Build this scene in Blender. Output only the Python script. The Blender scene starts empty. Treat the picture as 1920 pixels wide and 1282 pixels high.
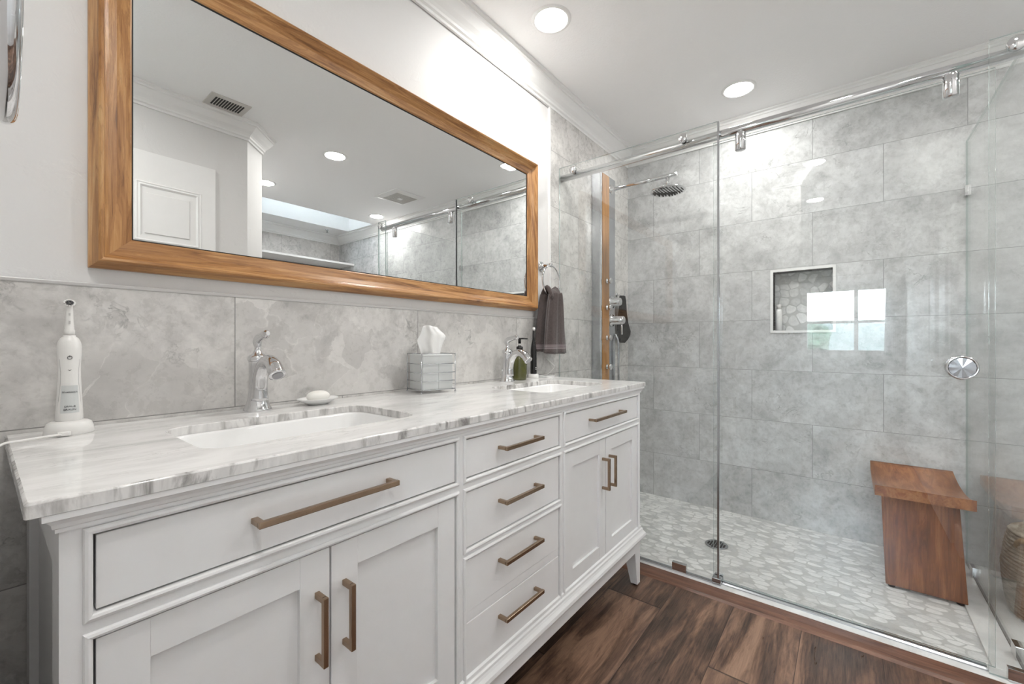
import bpy, bmesh, math, random
from mathutils import Vector, Matrix, noise
random.seed(7)
PI = math.pi
sc = bpy.context.scene
C = sc.collection

# ------------------------------------------------------------------ camera, world, exposure
CAM_H = 1.068
cam = bpy.data.cameras.new('camera'); cam_o = bpy.data.objects.new('camera', cam); C.objects.link(cam_o)
cam.sensor_width = 36.0; cam.lens = 36.0 * 794 / 1920
cam.clip_start = 0.02
YAW = math.atan2(630, 794)
cam_o.location = (0, 0, CAM_H)
cam_o.rotation_euler = (PI / 2, 0, YAW - PI / 2)
sc.camera = cam_o

w = bpy.data.worlds.new('sky'); sc.world = w; w.use_nodes = True
bgn = w.node_tree.nodes['Background']
bgn.inputs[0].default_value = (0.80, 0.90, 1.0, 1); bgn.inputs[1].default_value = 14.0

sc.view_settings.view_transform = 'Standard'; sc.view_settings.look = 'None'
sc.view_settings.exposure = 1.72; sc.view_settings.gamma = 1.0
sc.view_settings.use_curve_mapping = False
LAMP = 62.0          # radiance of the recessed lamp lenses

# ------------------------------------------------------------------ material helpers
class NT:
    def __init__(s, name):
        s.m = bpy.data.materials.new(name); s.m.use_nodes = True
        s.t = s.m.node_tree; s.t.nodes.clear()
        s.out = s.t.nodes.new('ShaderNodeOutputMaterial')
    def n(s, kind, ins=None, **kw):
        nd = s.t.nodes.new('ShaderNode' + kind)
        for k, v in kw.items(): setattr(nd, k, v)
        for k, v in (ins or {}).items():
            if hasattr(v, 'is_linked') or isinstance(v, bpy.types.NodeSocket): s.t.links.new(v, nd.inputs[k])
            else: nd.inputs[k].default_value = v
        return nd
    def math(s, op, a, b=0.0, clamp=False):
        nd = s.n('Math', {0: a, 1: b}, operation=op, use_clamp=clamp); return nd.outputs[0]
    def ramp(s, fac, stops, interp='LINEAR'):
        nd = s.n('ValToRGB', {0: fac}); cr = nd.color_ramp; cr.interpolation = interp
        while len(cr.elements) < len(stops): cr.elements.new(0.5)
        for e, (p, c) in zip(cr.elements, stops):
            e.position = p; e.color = (c, c, c, 1) if isinstance(c, (int, float)) else (*c, 1)
        return nd.outputs[0]
    def mix(s, fac, a, b, mode='MIX'):
        nd = s.n('Mix', data_type='RGBA', blend_type=mode)
        for i, v in ((0, fac), (6, a), (7, b)):
            if isinstance(v, bpy.types.NodeSocket): s.t.links.new(v, nd.inputs[i])
            elif i and isinstance(v, (int, float)): nd.inputs[i].default_value = (v, v, v, 1)
            elif i: nd.inputs[i].default_value = (*v, 1) if len(v) == 3 else v
            else: nd.inputs[i].default_value = v
        return nd.outputs[2]
    def coords(s, kind='Object', scale=(1, 1, 1), loc=(0, 0, 0), rot=(0, 0, 0)):
        tc = s.n('TexCoord')
        return s.n('Mapping', {0: tc.outputs[kind], 1: loc, 2: rot, 3: scale}).outputs[0]
    def noise(s, vec, scale=5, detail=4, rough=0.55, dist=0.0, wv=None):
        ins = {'Vector': vec, 'Scale': scale, 'Detail': detail, 'Roughness': rough, 'Distortion': dist}
        nd = s.n('TexNoise', noise_dimensions='4D' if wv is not None else '3D')
        for k, v in ins.items():
            if isinstance(v, bpy.types.NodeSocket): s.t.links.new(v, nd.inputs[k])
            else: nd.inputs[k].default_value = v
        if wv is not None:
            if isinstance(wv, bpy.types.NodeSocket): s.t.links.new(wv, nd.inputs['W'])
            else: nd.inputs['W'].default_value = wv
        return nd.outputs[0]
    def bump(s, h, strength=0.2, dist=0.002):
        return s.n('Bump', {'Strength': strength, 'Distance': dist, 'Height': h}).outputs[0]
    def fin(s, color=(0.8, 0.8, 0.8), rough=0.5, metal=0.0, normal=None, spec=0.5, coat=0.0, trans=0.0, ior=1.5, sheen=0.0, sss=0.0):
        p = s.n('BsdfPrincipled')
        def put(k, v):
            if isinstance(v, bpy.types.NodeSocket): s.t.links.new(v, p.inputs[k])
            elif isinstance(v, (tuple, list)): p.inputs[k].default_value = (*v, 1)
            else: p.inputs[k].default_value = v
        put('Base Color', color); put('Roughness', rough); put('Metallic', metal); put('IOR', ior)
        put('Specular IOR Level', spec); put('Coat Weight', coat); put('Transmission Weight', trans)
        put('Sheen Weight', sheen)
        if sss: put('Subsurface Weight', sss); p.inputs['Subsurface Radius'].default_value = (0.01, 0.01, 0.01)
        if normal is not None: put('Normal', normal)
        s.t.links.new(p.outputs[0], s.out.inputs[0]); return s.m

def simple(name, color, rough=0.5, metal=0.0, var=0.04, scale=20, bump=0.0, bscale=60, **kw):
    t = NT(name); v = t.coords()
    nz = t.noise(v, scale, 3)
    c = t.mix(t.ramp(nz, [(0.3, 0.0), (0.7, 1.0)]), tuple(x * (1 - var) for x in color), tuple(min(1, x * (1 + var)) for x in color))
    nrm = t.bump(t.noise(v, bscale, 4), bump, 0.002) if bump else None
    return t.fin(c, rough, metal, nrm, **kw)

# wall / ceiling paint
def paint(name, col, s1=9, st=0.25):
    t = NT(name); v = t.coords()
    a = t.noise(v, s1, 5, 0.6, 0.6); b = t.noise(v, 120, 2)
    h = t.math('ADD', t.ramp(a, [(0.55, 0.0), (0.63, 1.0)]), t.math('MULTIPLY', b, 0.5))
    return t.fin(col, 0.55, normal=t.bump(h, st, 0.0016), spec=0.4)
M = {}
M['paint'] = paint('white wall paint', (0.74, 0.735, 0.725))
def ceil():
    t = NT('textured ceiling paint'); v = t.coords()
    a = t.noise(v, 95, 3, 0.6)
    return t.fin((0.93, 0.93, 0.925), 0.7, normal=t.bump(a, 0.5, 0.003), spec=0.2)
M['ceiling'] = ceil()
M['trimwhite'] = simple('white trim paint', (0.84, 0.84, 0.83), 0.4, var=0.01)
M['cab'] = simple('white cabinet lacquer', (0.82, 0.82, 0.82), 0.33, var=0.012, bump=0.05, bscale=260)
M['cab_gap_shade'] = simple('painted cabinet gap shade', (0.10, 0.10, 0.10), 0.7)  # dark colour painting the shade in gaps between cabinet fronts

def tile(name, axis, u0, wid, base=(0.50, 0.49, 0.475), seed=0.0, contrast=1.0):
    t = NT(name)
    tc = t.n('TexCoord'); sp = t.n('SeparateXYZ', {0: tc.outputs['Object']})
    u = t.math('SUBTRACT', sp.outputs[axis], u0); vv = t.math('ADD', sp.outputs[2], 0.0095 + 3.025 * 2)
    uu = t.math('ADD', u, wid * 20)
    vec = t.n('CombineXYZ', {0: uu, 1: vv}).outputs[0]
    br = t.n('TexBrick', {'Vector': vec, 'Color1': (0, 0, 0, 1), 'Color2': (1, 1, 1, 1), 'Mortar': (0.5, 0.5, 0.5, 1), 'Scale': 1.0,
             'Mortar Size': 0.0013, 'Mortar Smooth': 0.2, 'Bias': 0.0, 'Brick Width': wid, 'Row Height': 0.3025})
    br.offset = 0.5; br.offset_frequency = 2
    wv = t.math('MULTIPLY_ADD', br.outputs[0], 23.0); wv.node.inputs[2].default_value = seed
    vec3 = t.n('CombineXYZ', {0: u, 1: sp.outputs[2], 2: t.math('MULTIPLY', br.outputs[0], 37.0)}).outputs[0]
    def nz(sc_, d=5, r=0.58, ds=0.0, off=0.0):
        wvv = t.math('ADD', wv, off); return t.noise(vec3, sc_, d, r, ds, wv=wvv)
    big = nz(3.4, 7, 0.62, 1.2); mid = nz(10, 8, 0.70, 0.8, 3.3); fine = nz(40, 6, 0.68, 0.4, 8.1)
    k = contrast
    B_ = lambda q: tuple(min(1, x * q) for x in base)
    c = t.mix(t.ramp(big, [(0.38, 0.0), (0.60, 1.0)]), B_(0.74), B_(1.16))
    c = t.mix(0.42, c, t.mix(t.ramp(mid, [(0.40, 0.0), (0.58, 1.0)]), B_(0.56), B_(1.30)))
    c = t.mix(0.22, c, t.mix(t.ramp(fine, [(0.35, 0.0), (0.65, 1.0)]), B_(0.55), B_(1.3)))
    dn = t.n('TexNoise', {'Vector': vec3, 'Scale': 6.0, 'Detail': 5.0})
    dv = t.n('VectorMath', {0: dn.outputs[1], 1: (0.24, 0.24, 0.0)}, operation='MULTIPLY')
    av = t.n('VectorMath', {0: vec3, 1: dv.outputs[0]}, operation='ADD')
    vo = t.n('TexVoronoi', {'Vector': av.outputs[0], 'Scale': 9.0}, feature='F1')
    vd = t.n('TexVoronoi', {'Vector': av.outputs[0], 'Scale': 9.0}, feature='DISTANCE_TO_EDGE')
    cellg = t.n('SeparateColor', {0: vo.outputs['Color']}).outputs[0]
    msk = t.ramp(nz(3.2, 3, 0.5, 0.3, 5.0), [(0.46, 0.0), (0.60, 1.0)])
    c = t.mix(t.math('MULTIPLY', msk, 0.45 * k), c, t.mix(cellg, B_(0.74), B_(1.14)))
    lv = t.math('MULTIPLY', t.ramp(vd.outputs[0], [(0.0, 1.0), (0.022, 0.0)]), t.math('MULTIPLY', msk, t.ramp(mid, [(0.45, 0.0), (0.6, 1.0)])))
    c = t.mix(t.math('MULTIPLY', lv, 0.45), c, B_(1.4))
    # dark smudges and broken hair veins
    brk = t.ramp(fine, [(0.42, 0.0), (0.54, 1.0)])
    for (sc1, off, w_, am, lo_) in ((7.0, 11.0, 0.022, 0.75, 0.55), (13.0, 21.0, 0.030, 0.65, 0.57)):
        rd = t.math('ABSOLUTE', t.math('SUBTRACT', nz(sc1, 4, 0.6, 1.0, off), 0.5))
        m2 = t.ramp(nz(5.0, 4, 0.6, 0.2, off + 6), [(lo_, 0.0), (lo_ + 0.08, 1.0)])
        vein = t.math('MULTIPLY', t.math('MULTIPLY', t.ramp(rd, [(0.0, 1.0), (w_, 0.0)]), m2), brk)
        c = t.mix(t.math('MULTIPLY', vein, am), c, B_(0.30))
    sm = t.math('MULTIPLY', t.ramp(nz(7.0, 6, 0.7, 0.6, 31.0), [(0.545, 0.0), (0.66, 1.0)]), t.ramp(fine, [(0.36, 0.0), (0.6, 1.0)]))
    c = t.mix(t.math('MULTIPLY', sm, 0.62), c, B_(0.40))
    c = t.mix(br.outputs['Fac'], c, tuple(x * 0.45 for x in base))
    h = t.math('SUBTRACT', 1.0, br.outputs['Fac'])
    nr = t.bump(h, 0.6, 0.0012)
    rg = t.ramp(fine, [(0.3, 0.24), (0.7, 0.33)])
    return t.fin(c, rg, normal=nr, spec=0.5)
M['tile_x'] = tile('grey stone tile', 0, 0.4186, 0.603, (0.62, 0.606, 0.585), 1.0, 1.5)
M['tile_y'] = tile('grey stone tile back wall', 1, 0.158, 0.608, (0.57, 0.575, 0.575), 4.0, 0.5)

def marble(name, streak=(1.1, 5.0, 0.7), base=(0.84, 0.835, 0.825), dark=(0.34, 0.335, 0.33), amt=1.0):
    t = NT(name); v = t.coords('Object', streak, rot=(0, 0, 0.16))
    a = t.noise(v, 2.4, 8, 0.62, 0.9); b = t.noise(v, 7.0, 7, 0.66, 0.7); d = t.noise(v, 3.2, 3, 0.5, 0.2, wv=9.0)
    c = t.mix(t.ramp(a, [(0.40, 0.0), (0.60, 0.6), (0.68, 1.0)]), base, tuple(x * 0.76 for x in base))
    rd = t.math('ABSOLUTE', t.math('SUBTRACT', b, 0.5))
    vein = t.math('MULTIPLY', t.ramp(rd, [(0.0, 1.0), (0.03, 0.0)]), t.ramp(d, [(0.48, 0.0), (0.62, 1.0)]))
    c = t.mix(t.math('MULTIPLY', vein, 0.55 * amt), c, tuple(x * 1.2 for x in dark))
    return t.fin(c, 0.08, spec=0.5)
M['marble'] = marble('white carrara marble', (2.0, 7.0, 0.7), (0.88, 0.875, 0.865))
M['curb'] = marble('pale marble sill', (2.0, 2.0, 2.0), (0.74, 0.74, 0.725), (0.4, 0.4, 0.4), 0.5)
def marble_edge():
    t = NT('carrara marble polished edge'); v = t.coords('Object', (1.0, 1.0, 0.25))
    a = t.noise(v, 24, 6, 0.65, 1.2); b = t.noise(v, 4, 3, 0.5, wv=4.0); d = t.noise(v, 60, 4, 0.6, 0.4)
    k = t.math('MULTIPLY', t.ramp(a, [(0.47, 0.0), (0.64, 1.0)]), t.ramp(b, [(0.36, 0.15), (0.58, 1.0)]))
    c = t.mix(k, t.mix(t.ramp(d, [(0.4, 0.0), (0.7, 1.0)]), (0.80, 0.79, 0.775), (0.66, 0.65, 0.64)), (0.20, 0.19, 0.18))
    return t.fin(c, 0.12)
M['marble_edge'] = marble_edge()

def pebble(name, scale, wx=(1.5, 1.0, 1.0), vert=False):
    t = NT(name); v0 = t.coords('Object', (1, 1, 1))
    if vert:
        sp = t.n('SeparateXYZ', {0: v0}); v0 = t.n('CombineXYZ', {0: sp.outputs[1], 1: sp.outputs[2]}).outputs[0]
    v0 = t.n('Mapping', {0: v0, 3: wx}).outputs[0]
    dn = t.n('TexNoise', {'Vector': v0, 'Scale': 13.0, 'Detail': 1.0})
    dv = t.n('VectorMath', {0: dn.outputs[1], 1: (0.03, 0.03, 0.0)}, operation='MULTIPLY')
    v = t.n('VectorMath', {0: v0, 1: dv.outputs[0]}, operation='ADD').outputs[0]
    e = t.n('TexVoronoi', {'Vector': v, 'Scale': scale, 'Randomness': 0.8}, feature='DISTANCE_TO_EDGE', voronoi_dimensions='2D').outputs[0]
    f = t.n('TexVoronoi', {'Vector': v, 'Scale': scale, 'Randomness': 0.8}, feature='F1', voronoi_dimensions='2D')
    g = t.n('SeparateColor', {0: f.outputs['Color']}).outputs
    stone = t.ramp(g[0], [(0.0, (0.42, 0.43, 0.43)), (0.15, (0.52, 0.53, 0.52)), (0.35, (0.66, 0.665, 0.65)), (0.6, (0.78, 0.78, 0.765)), (1.0, (0.90, 0.90, 0.885))])
    nz = t.noise(v0, 50, 5, 0.6); stone = t.mix(0.28, stone, t.mix(t.ramp(nz, [(0.35, 0.0), (0.65, 1.0)]), (0.40, 0.40, 0.40), (0.88, 0.88, 0.86)))
    inside = t.math('MULTIPLY', t.ramp(e, [(0.035, 0.0), (0.075, 1.0)]), t.ramp(f.outputs[0], [(0.51, 1.0), (0.60, 0.0)]))
    c = t.mix(inside, (0.53, 0.535, 0.52), stone)
    return t.fin(c, 0.3, normal=t.bump(inside, 0.35, 0.002))
M['pebble'] = pebble('sliced pebble mosaic', 17, (1.75, 1.0, 1.0))
M['pebble_niche'] = pebble('sliced pebble niche', 20, (1, 1, 1), True)

def planks():
    t = NT('rustic oak plank floor'); tc = t.n('TexCoord'); sp = t.n('SeparateXYZ', {0: tc.outputs['Object']})
    x = t.math('ADD', sp.outputs[0], 10.0); y = t.math('ADD', sp.outputs[1], 0.2265 * 20 - 0.135)
    # plank layout: each row shifted differently
    row = t.math('FLOOR', t.math('DIVIDE', y, 0.2265))
    wn = t.math('FRACT', t.math('ADD', t.math('MULTIPLY', row, 0.4142), 0.138))
    xs = t.math('ADD', x, t.math('MULTIPLY', wn, 1.2))
    col = t.math('FLOOR', t.math('DIVIDE', xs, 1.2))
    fy = t.math('FRACT', t.math('DIVIDE', y, 0.2265)); fx = t.math('FRACT', t.math('DIVIDE', xs, 1.2))
    rid = t.n('TexWhiteNoise', {'Vector': t.n('CombineXYZ', {0: row, 1: col}).outputs[0]}, noise_dimensions='2D').outputs[0]
    ex = t.math('MINIMUM', fx, t.math('SUBTRACT', 1.0, fx)); ey = t.math('MINIMUM', fy, t.math('SUBTRACT', 1.0, fy))
    seam = t.math('MAXIMUM', t.ramp(ex, [(0.0, 1.0), (0.0016, 0.0)]), t.ramp(ey, [(0.0, 1.0), (0.008, 0.0)]))
    v = t.n('CombineXYZ', {0: t.math('MULTIPLY', xs, 1.0), 1: t.math('MULTIPLY', sp.outputs[1], 6.0), 2: t.math('MULTIPLY', rid, 30.0)}).outputs[0]
    a = t.noise(v, 1.5, 6, 0.62, 1.6); b = t.noise(v, 7, 8, 0.72, 0.8)
    v2 = t.n('CombineXYZ', {0: t.math('MULTIPLY', xs, 3.0), 1: t.math('MULTIPLY', sp.outputs[1], 60.0), 2: t.math('MULTIPLY', rid, 30.0)}).outputs[0]
    g = t.noise(v2, 3, 5, 0.7)
    mixv = t.math('ADD', t.math('MULTIPLY', a, 0.75), t.math('MULTIPLY', b, 0.35))
    mixv = t.math('ADD', mixv, t.math('MULTIPLY', t.math('SUBTRACT', rid, 0.5), 0.12))
    c = t.ramp(mixv, [(0.44, (0.020, 0.012, 0.009)), (0.51, (0.065, 0.035, 0.024)), (0.58, (0.155, 0.086, 0.056)), (0.68, (0.32, 0.195, 0.128))])
    c = t.mix(0.26, c, t.mix(t.ramp(g, [(0.34, 0.0), (0.64, 1.0)]), (0.010, 0.006, 0.005), (0.30, 0.18, 0.12)))
    rk = t.math('ABSOLUTE', t.math('SUBTRACT', t.noise(v, 3.5, 5, 0.6, 1.5, wv=7.0), 0.5))
    kn = t.math('MULTIPLY', t.ramp(rk, [(0.0, 1.0), (0.02, 0.0)]), t.ramp(t.noise(v, 1.6, 2, wv=3.0), [(0.55, 0.0), (0.68, 1.0)]))
    c = t.mix(t.math('MULTIPLY', kn, 0.8), c, (0.02, 0.012, 0.01))
    c = t.mix(seam, c, (0.02, 0.012, 0.009))
    h = t.math('SUBTRACT', t.math('MULTIPLY', g, 0.25), seam)
    return t.fin(c, t.ramp(b, [(0.3, 0.26), (0.7, 0.42)]), normal=t.bump(h, 0.35, 0.0015), spec=0.5)
M['floor'] = planks()

def wood_uv(name, cols, rough=0.35, along=1.2, across=14.0, kind='UV', axis=0, streak=0.3):
    t = NT(name)
    def sc_(k1, k2):
        v = [across * k2] * 3; v[axis] = along * k1
        if kind == 'UV': v = [along * k1, across * k2, 1]
        return tuple(v)
    va = t.coords(kind, sc_(1, 1)); vb = t.coords(kind, sc_(2.2, 6))
    a = t.noise(va, 2.0, 5, 0.6, 1.6); b = t.noise(vb, 2.0, 6, 0.7, 0.3)
    f = t.math('ADD', t.math('MULTIPLY', a, 1 - streak), t.math('MULTIPLY', b, streak))
    c = t.ramp(f, [(0.36, cols[0]), (0.45, cols[1]), (0.54, cols[2]), (0.66, cols[3])])
    rk = t.math('ABSOLUTE', t.math('SUBTRACT', t.math('FRACT', t.math('MULTIPLY', a, 7.0)), 0.5))
    c = t.mix(t.math('MULTIPLY', t.ramp(rk, [(0.0, 1.0), (0.16, 0.0)]), 0.30), c, cols[0])
    return t.fin(c, rough, normal=t.bump(b, 0.15, 0.001))
M['oak'] = wood_uv('honey oak frame', [(0.16, 0.066, 0.020), (0.34, 0.155, 0.050), (0.47, 0.24, 0.086), (0.58, 0.36, 0.165)], 0.36, 1.6, 16)
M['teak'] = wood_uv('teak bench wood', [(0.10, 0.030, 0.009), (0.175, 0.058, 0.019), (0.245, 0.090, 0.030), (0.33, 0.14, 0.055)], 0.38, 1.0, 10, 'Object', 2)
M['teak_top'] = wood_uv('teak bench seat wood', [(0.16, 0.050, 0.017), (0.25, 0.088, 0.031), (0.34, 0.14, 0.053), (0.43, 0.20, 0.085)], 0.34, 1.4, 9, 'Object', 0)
M['bamboo'] = wood_uv('bamboo strip', [(0.26, 0.115, 0.035), (0.38, 0.18, 0.055), (0.46, 0.23, 0.075), (0.55, 0.30, 0.12)], 0.4, 1.5, 25, 'Object', 2)
M['threshold'] = wood_uv('brown wood threshold', [(0.065, 0.030, 0.019), (0.12, 0.056, 0.035), (0.17, 0.082, 0.052), (0.22, 0.11, 0.07)], 0.35, 1.5, 20, 'Object', 1)
M['chrome'] = simple('polished chrome', (0.70, 0.70, 0.71), 0.06, 1.0, var=0.0)
M['steel'] = simple('satin steel', (0.52, 0.535, 0.56), 0.2, 1.0, var=0.02)
M['steel_dark'] = simple('drain steel', (0.30, 0.30, 0.31), 0.35, 1.0, var=0.02)
M['bronze'] = simple('champagne bronze', (0.36, 0.262, 0.185), 0.26, 1.0, var=0.06, scale=40)
M['ceramic'] = simple('white ceramic', (0.88, 0.88, 0.875), 0.07, var=0.0)
M['plastic'] = simple('white plastic', (0.82, 0.81, 0.79), 0.3, var=0.01)
M['plastic_grey'] = simple('grey plastic', (0.52, 0.51, 0.50), 0.3, var=0.01)
M['soap'] = simple('white soap', (0.85, 0.84, 0.80), 0.45, var=0.01, sss=0.2)
M['black'] = simple('black plastic', (0.012, 0.012, 0.013), 0.25, var=0.0)
M['ink'] = simple('dark print', (0.06, 0.06, 0.07), 0.5, var=0.0)
M['dark'] = simple('dark gap', (0.02, 0.02, 0.02), 0.8, var=0.0)
M['tissue'] = simple('white tissue paper', (0.88, 0.88, 0.87), 0.9, var=0.02, bump=0.3, bscale=40)
M['acrylic'] = simple('frosted panel', (0.62, 0.64, 0.635), 0.25, var=0.06, scale=9)
M['grille'] = simple('vent enamel', (0.60, 0.58, 0.55), 0.5, var=0.02)
M['olive'] = simple('olive green bottle', (0.085, 0.088, 0.016), 0.08, var=0.25, scale=25, coat=0.6)
M['blackcloth'] = simple('black cloth', (0.010, 0.010, 0.011), 0.9, bump=0.6, bscale=250, spec=0.1)
M['door'] = simple('white door paint', (0.88, 0.88, 0.87), 0.4, var=0.01)
M['leaf'] = simple('dark green foliage', (0.03, 0.07, 0.04), 0.7, var=0.5, scale=6, bump=0.8, bscale=8)
M['hill'] = simple('hazy hillside', (0.085, 0.11, 0.105), 0.9, var=0.2, scale=1)
M['bark'] = simple('bark', (0.10, 0.07, 0.05), 0.9)
M['grass'] = simple('outdoor lawn', (0.055, 0.075, 0.05), 0.9, var=0.3, scale=2)
def curtain():
    t = NT('sheer curtain'); d = t.n('BsdfDiffuse', {0: (0.8, 0.8, 0.8, 1)}); tr = t.n('BsdfTranslucent', {0: (0.75, 0.76, 0.78, 1)})
    ms = t.n('MixShader', {0: 0.5, 1: d.outputs[0], 2: tr.outputs[0]}); t.t.links.new(ms.outputs[0], t.out.inputs[0]); return t.m
M['curtain'] = curtain()
def towel():
    t = NT('mauve brown terry'); v = t.coords(); sp = t.n('SeparateXYZ', {0: v})
    nz = t.noise(v, 420, 3, 0.7); n2 = t.noise(v, 30, 3)
    c = t.mix(t.ramp(nz, [(0.35, 0.0), (0.65, 1.0)]), (0.026, 0.020, 0.019), (0.135, 0.106, 0.102))
    c = t.mix(t.math('MULTIPLY', n2, 0.25), c, (0.13, 0.105, 0.102))
    z = t.math('SUBTRACT', sp.outputs[2], 1.0335)
    inb = t.math('MULTIPLY', t.math('GREATER_THAN', z, 0.0), t.math('LESS_THAN', z, 0.024))
    fr = t.math('FRACT', t.math('DIVIDE', z, 0.006)); line = t.math('MULTIPLY', inb, t.math('LESS_THAN', fr, 0.3))
    c = t.mix(t.math('MULTIPLY', inb, 0.7), c, (0.10, 0.075, 0.08)); c = t.mix(line, c, (0.42, 0.36, 0.36))
    return t.fin(c, 0.95, normal=t.bump(nz, 0.9, 0.002), sheen=0.4, spec=0.1)
M['towel'] = towel()
def rope():
    t = NT('woven seagrass rope'); v = t.coords('Object', (1, 1, 1)); a = t.noise(v, 60, 4, 0.7); b = t.noise(t.coords('Object', (1, 1, 6)), 22, 4, 0.6)
    c = t.mix(t.ramp(b, [(0.35, 0.0), (0.65, 1.0)]), (0.24, 0.19, 0.14), (0.66, 0.59, 0.49))
    return t.fin(c, 0.85, normal=t.bump(a, 0.7, 0.004))
M['rope'] = rope()
M['handle_rope'] = simple('tan rope', (0.45, 0.30, 0.16), 0.8, var=0.3, scale=60, bump=0.6, bscale=90)

def glass(name='clear thin glass', tint=(0.975, 0.984, 0.981), refl=1.0):
    t = NT(name)
    lw = t.n('LayerWeight', {0: 0.5}); f5 = t.math('POWER', lw.outputs['Facing'], 5.0)
    fac = t.math('MULTIPLY_ADD', f5, 0.75); fac.node.inputs[2].default_value = 0.045 * refl
    tr = t.n('BsdfTransparent', {0: (*tint, 1)}); gl = t.n('BsdfGlossy', {0: (1, 1, 1, 1), 'Roughness': 0.0})
    ms = t.n('MixShader', {0: fac, 1: tr.outputs[0], 2: gl.outputs[0]}); t.t.links.new(ms.outputs[0], t.out.inputs[0]); return t.m
M['glass'] = glass()
M['glass_edge'] = simple('glass cut edge', (0.42, 0.52, 0.50), 0.15, var=0.1, trans=0.4)
def mirror_m():
    t = NT('mirror silver'); gl = t.n('BsdfGlossy', {0: (0.84, 0.845, 0.84, 1), 'Roughness': 0.0}); t.t.links.new(gl.outputs[0], t.out.inputs[0]); return t.m
M['mirror'] = mirror_m()
def lamp_m():
    t = NT('lit lamp lens'); e = t.n('Emission', {0: (1.0, 0.98, 0.955, 1), 1: LAMP}); t.t.links.new(e.outputs[0], t.out.inputs[0]); return t.m
M['lamp'] = lamp_m()

# ------------------------------------------------------------------ mesh helpers
def box(bm, x0, x1, y0, y1, z0, z1, mi=0, bev=0.0):
    vs = [bm.verts.new((x, y, z)) for x in (x0, x1) for y in (y0, y1) for z in (z0, z1)]
    fs = [(0, 1, 3, 2), (4, 6, 7, 5), (0, 4, 5, 1), (2, 3, 7, 6), (0, 2, 6, 4), (1, 5, 7, 3)]
    out = []
    for f in fs:
        fc = bm.faces.new([vs[i] for i in f]); fc.material_index = mi; out.append(fc)
    if bev:
        es = {e for f in out for e in f.edges}
        bmesh.ops.bevel(bm, geom=list(es), offset=bev, segments=2, profile=0.5, affect='EDGES', material=mi)
    return vs
def prism(bm, pts, y0, y1, mapf, mi=0):
    a = [bm.verts.new(mapf(p, y0)) for p in pts]; b = [bm.verts.new(mapf(p, y1)) for p in pts]
    n = len(pts)
    for i in range(n):
        f = bm.faces.new((a[i], a[(i + 1) % n], b[(i + 1) % n], b[i])); f.material_index = mi
    f = bm.faces.new(a[::-1]); f.material_index = mi; f = bm.faces.new(b); f.material_index = mi
def lathe(bm, prof, cx=0, cy=0, cz=0, n=32, axis='z', mi=0, sx=1.0, sy=1.0, smooth=True, cap=True):
    rings = []
    for r, z in prof:
        ring = []
        for i in range(n):
            a = 2 * PI * i / n; p = (r * math.cos(a) * sx, r * math.sin(a) * sy, z)
            if axis == 'x': p = (p[2], p[0], p[1])
            elif axis == 'y': p = (p[0], p[2], p[1])
            ring.append(bm.verts.new((cx + p[0], cy + p[1], cz + p[2])))
        rings.append(ring)
    for a, b in zip(rings, rings[1:]):
        for i in range(n):
            f = bm.faces.new((a[i], a[(i + 1) % n], b[(i + 1) % n], b[i])); f.smooth = smooth; f.material_index = mi
    if cap:
        for ring in (rings[0], rings[-1]):
            try: f = bm.faces.new(ring); f.material_index = mi
            except ValueError: pass
def tube(bm, pts, rads, n=12, mi=0, sec=None, closed=False, flat=1.0, up=None):
    pts = [Vector(p) for p in pts]
    if isinstance(rads, (int, float)): rads = [rads] * len(pts)
    rings = []; N = len(pts); prev = None
    for k, p in enumerate(pts):
        if closed: d = pts[(k + 1) % N] - pts[k - 1]
        else: d = pts[min(k + 1, N - 1)] - pts[max(k - 1, 0)]
        d.normalize()
        if prev is None:
            u = Vector(up) if up else (Vector((0, 0, 1)) if abs(d.z) < 0.9 else Vector((1, 0, 0)))
        else: u = prev
        u = (u - d * u.dot(d)).normalized(); v = d.cross(u); prev = u
        rings.append([bm.verts.new(p + (u * math.cos(2 * PI * i / n) * flat + v * math.sin(2 * PI * i / n)) * rads[k]) for i in range(n)])
    rr = list(zip(rings, rings[1:])) + ([(rings[-1], rings[0])] if closed else [])
    for a, b in rr:
        for i in range(n):
            f = bm.faces.new((a[i], a[(i + 1) % n], b[(i + 1) % n], b[i])); f.smooth = True; f.material_index = mi
    if not closed:
        for r in (rings[0], rings[-1]): f = bm.faces.new(r); f.material_index = mi
def smoothpath(pts, k=6):
    P = [Vector(p) for p in pts]; out = []
    Q = [P[0] * 2 - P[1]] + P + [P[-1] * 2 - P[-2]]
    for i in range(1, len(Q) - 2):
        for j in range(k):
            t = j / k; a, b, c, d = Q[i - 1:i + 3]
            out.append(0.5 * ((2 * b) + (c - a) * t + (2 * a - 5 * b + 4 * c - d) * t * t + (3 * b - a - 3 * c + d) * t ** 3))
    out.append(P[-1]); return out
def interp(v, n):
    out = []
    for i in range(n):
        t = i / (n - 1) * (len(v) - 1); k = min(int(t), len(v) - 2); out.append(v[k] + (v[k + 1] - v[k]) * (t - k))
    return out
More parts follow.
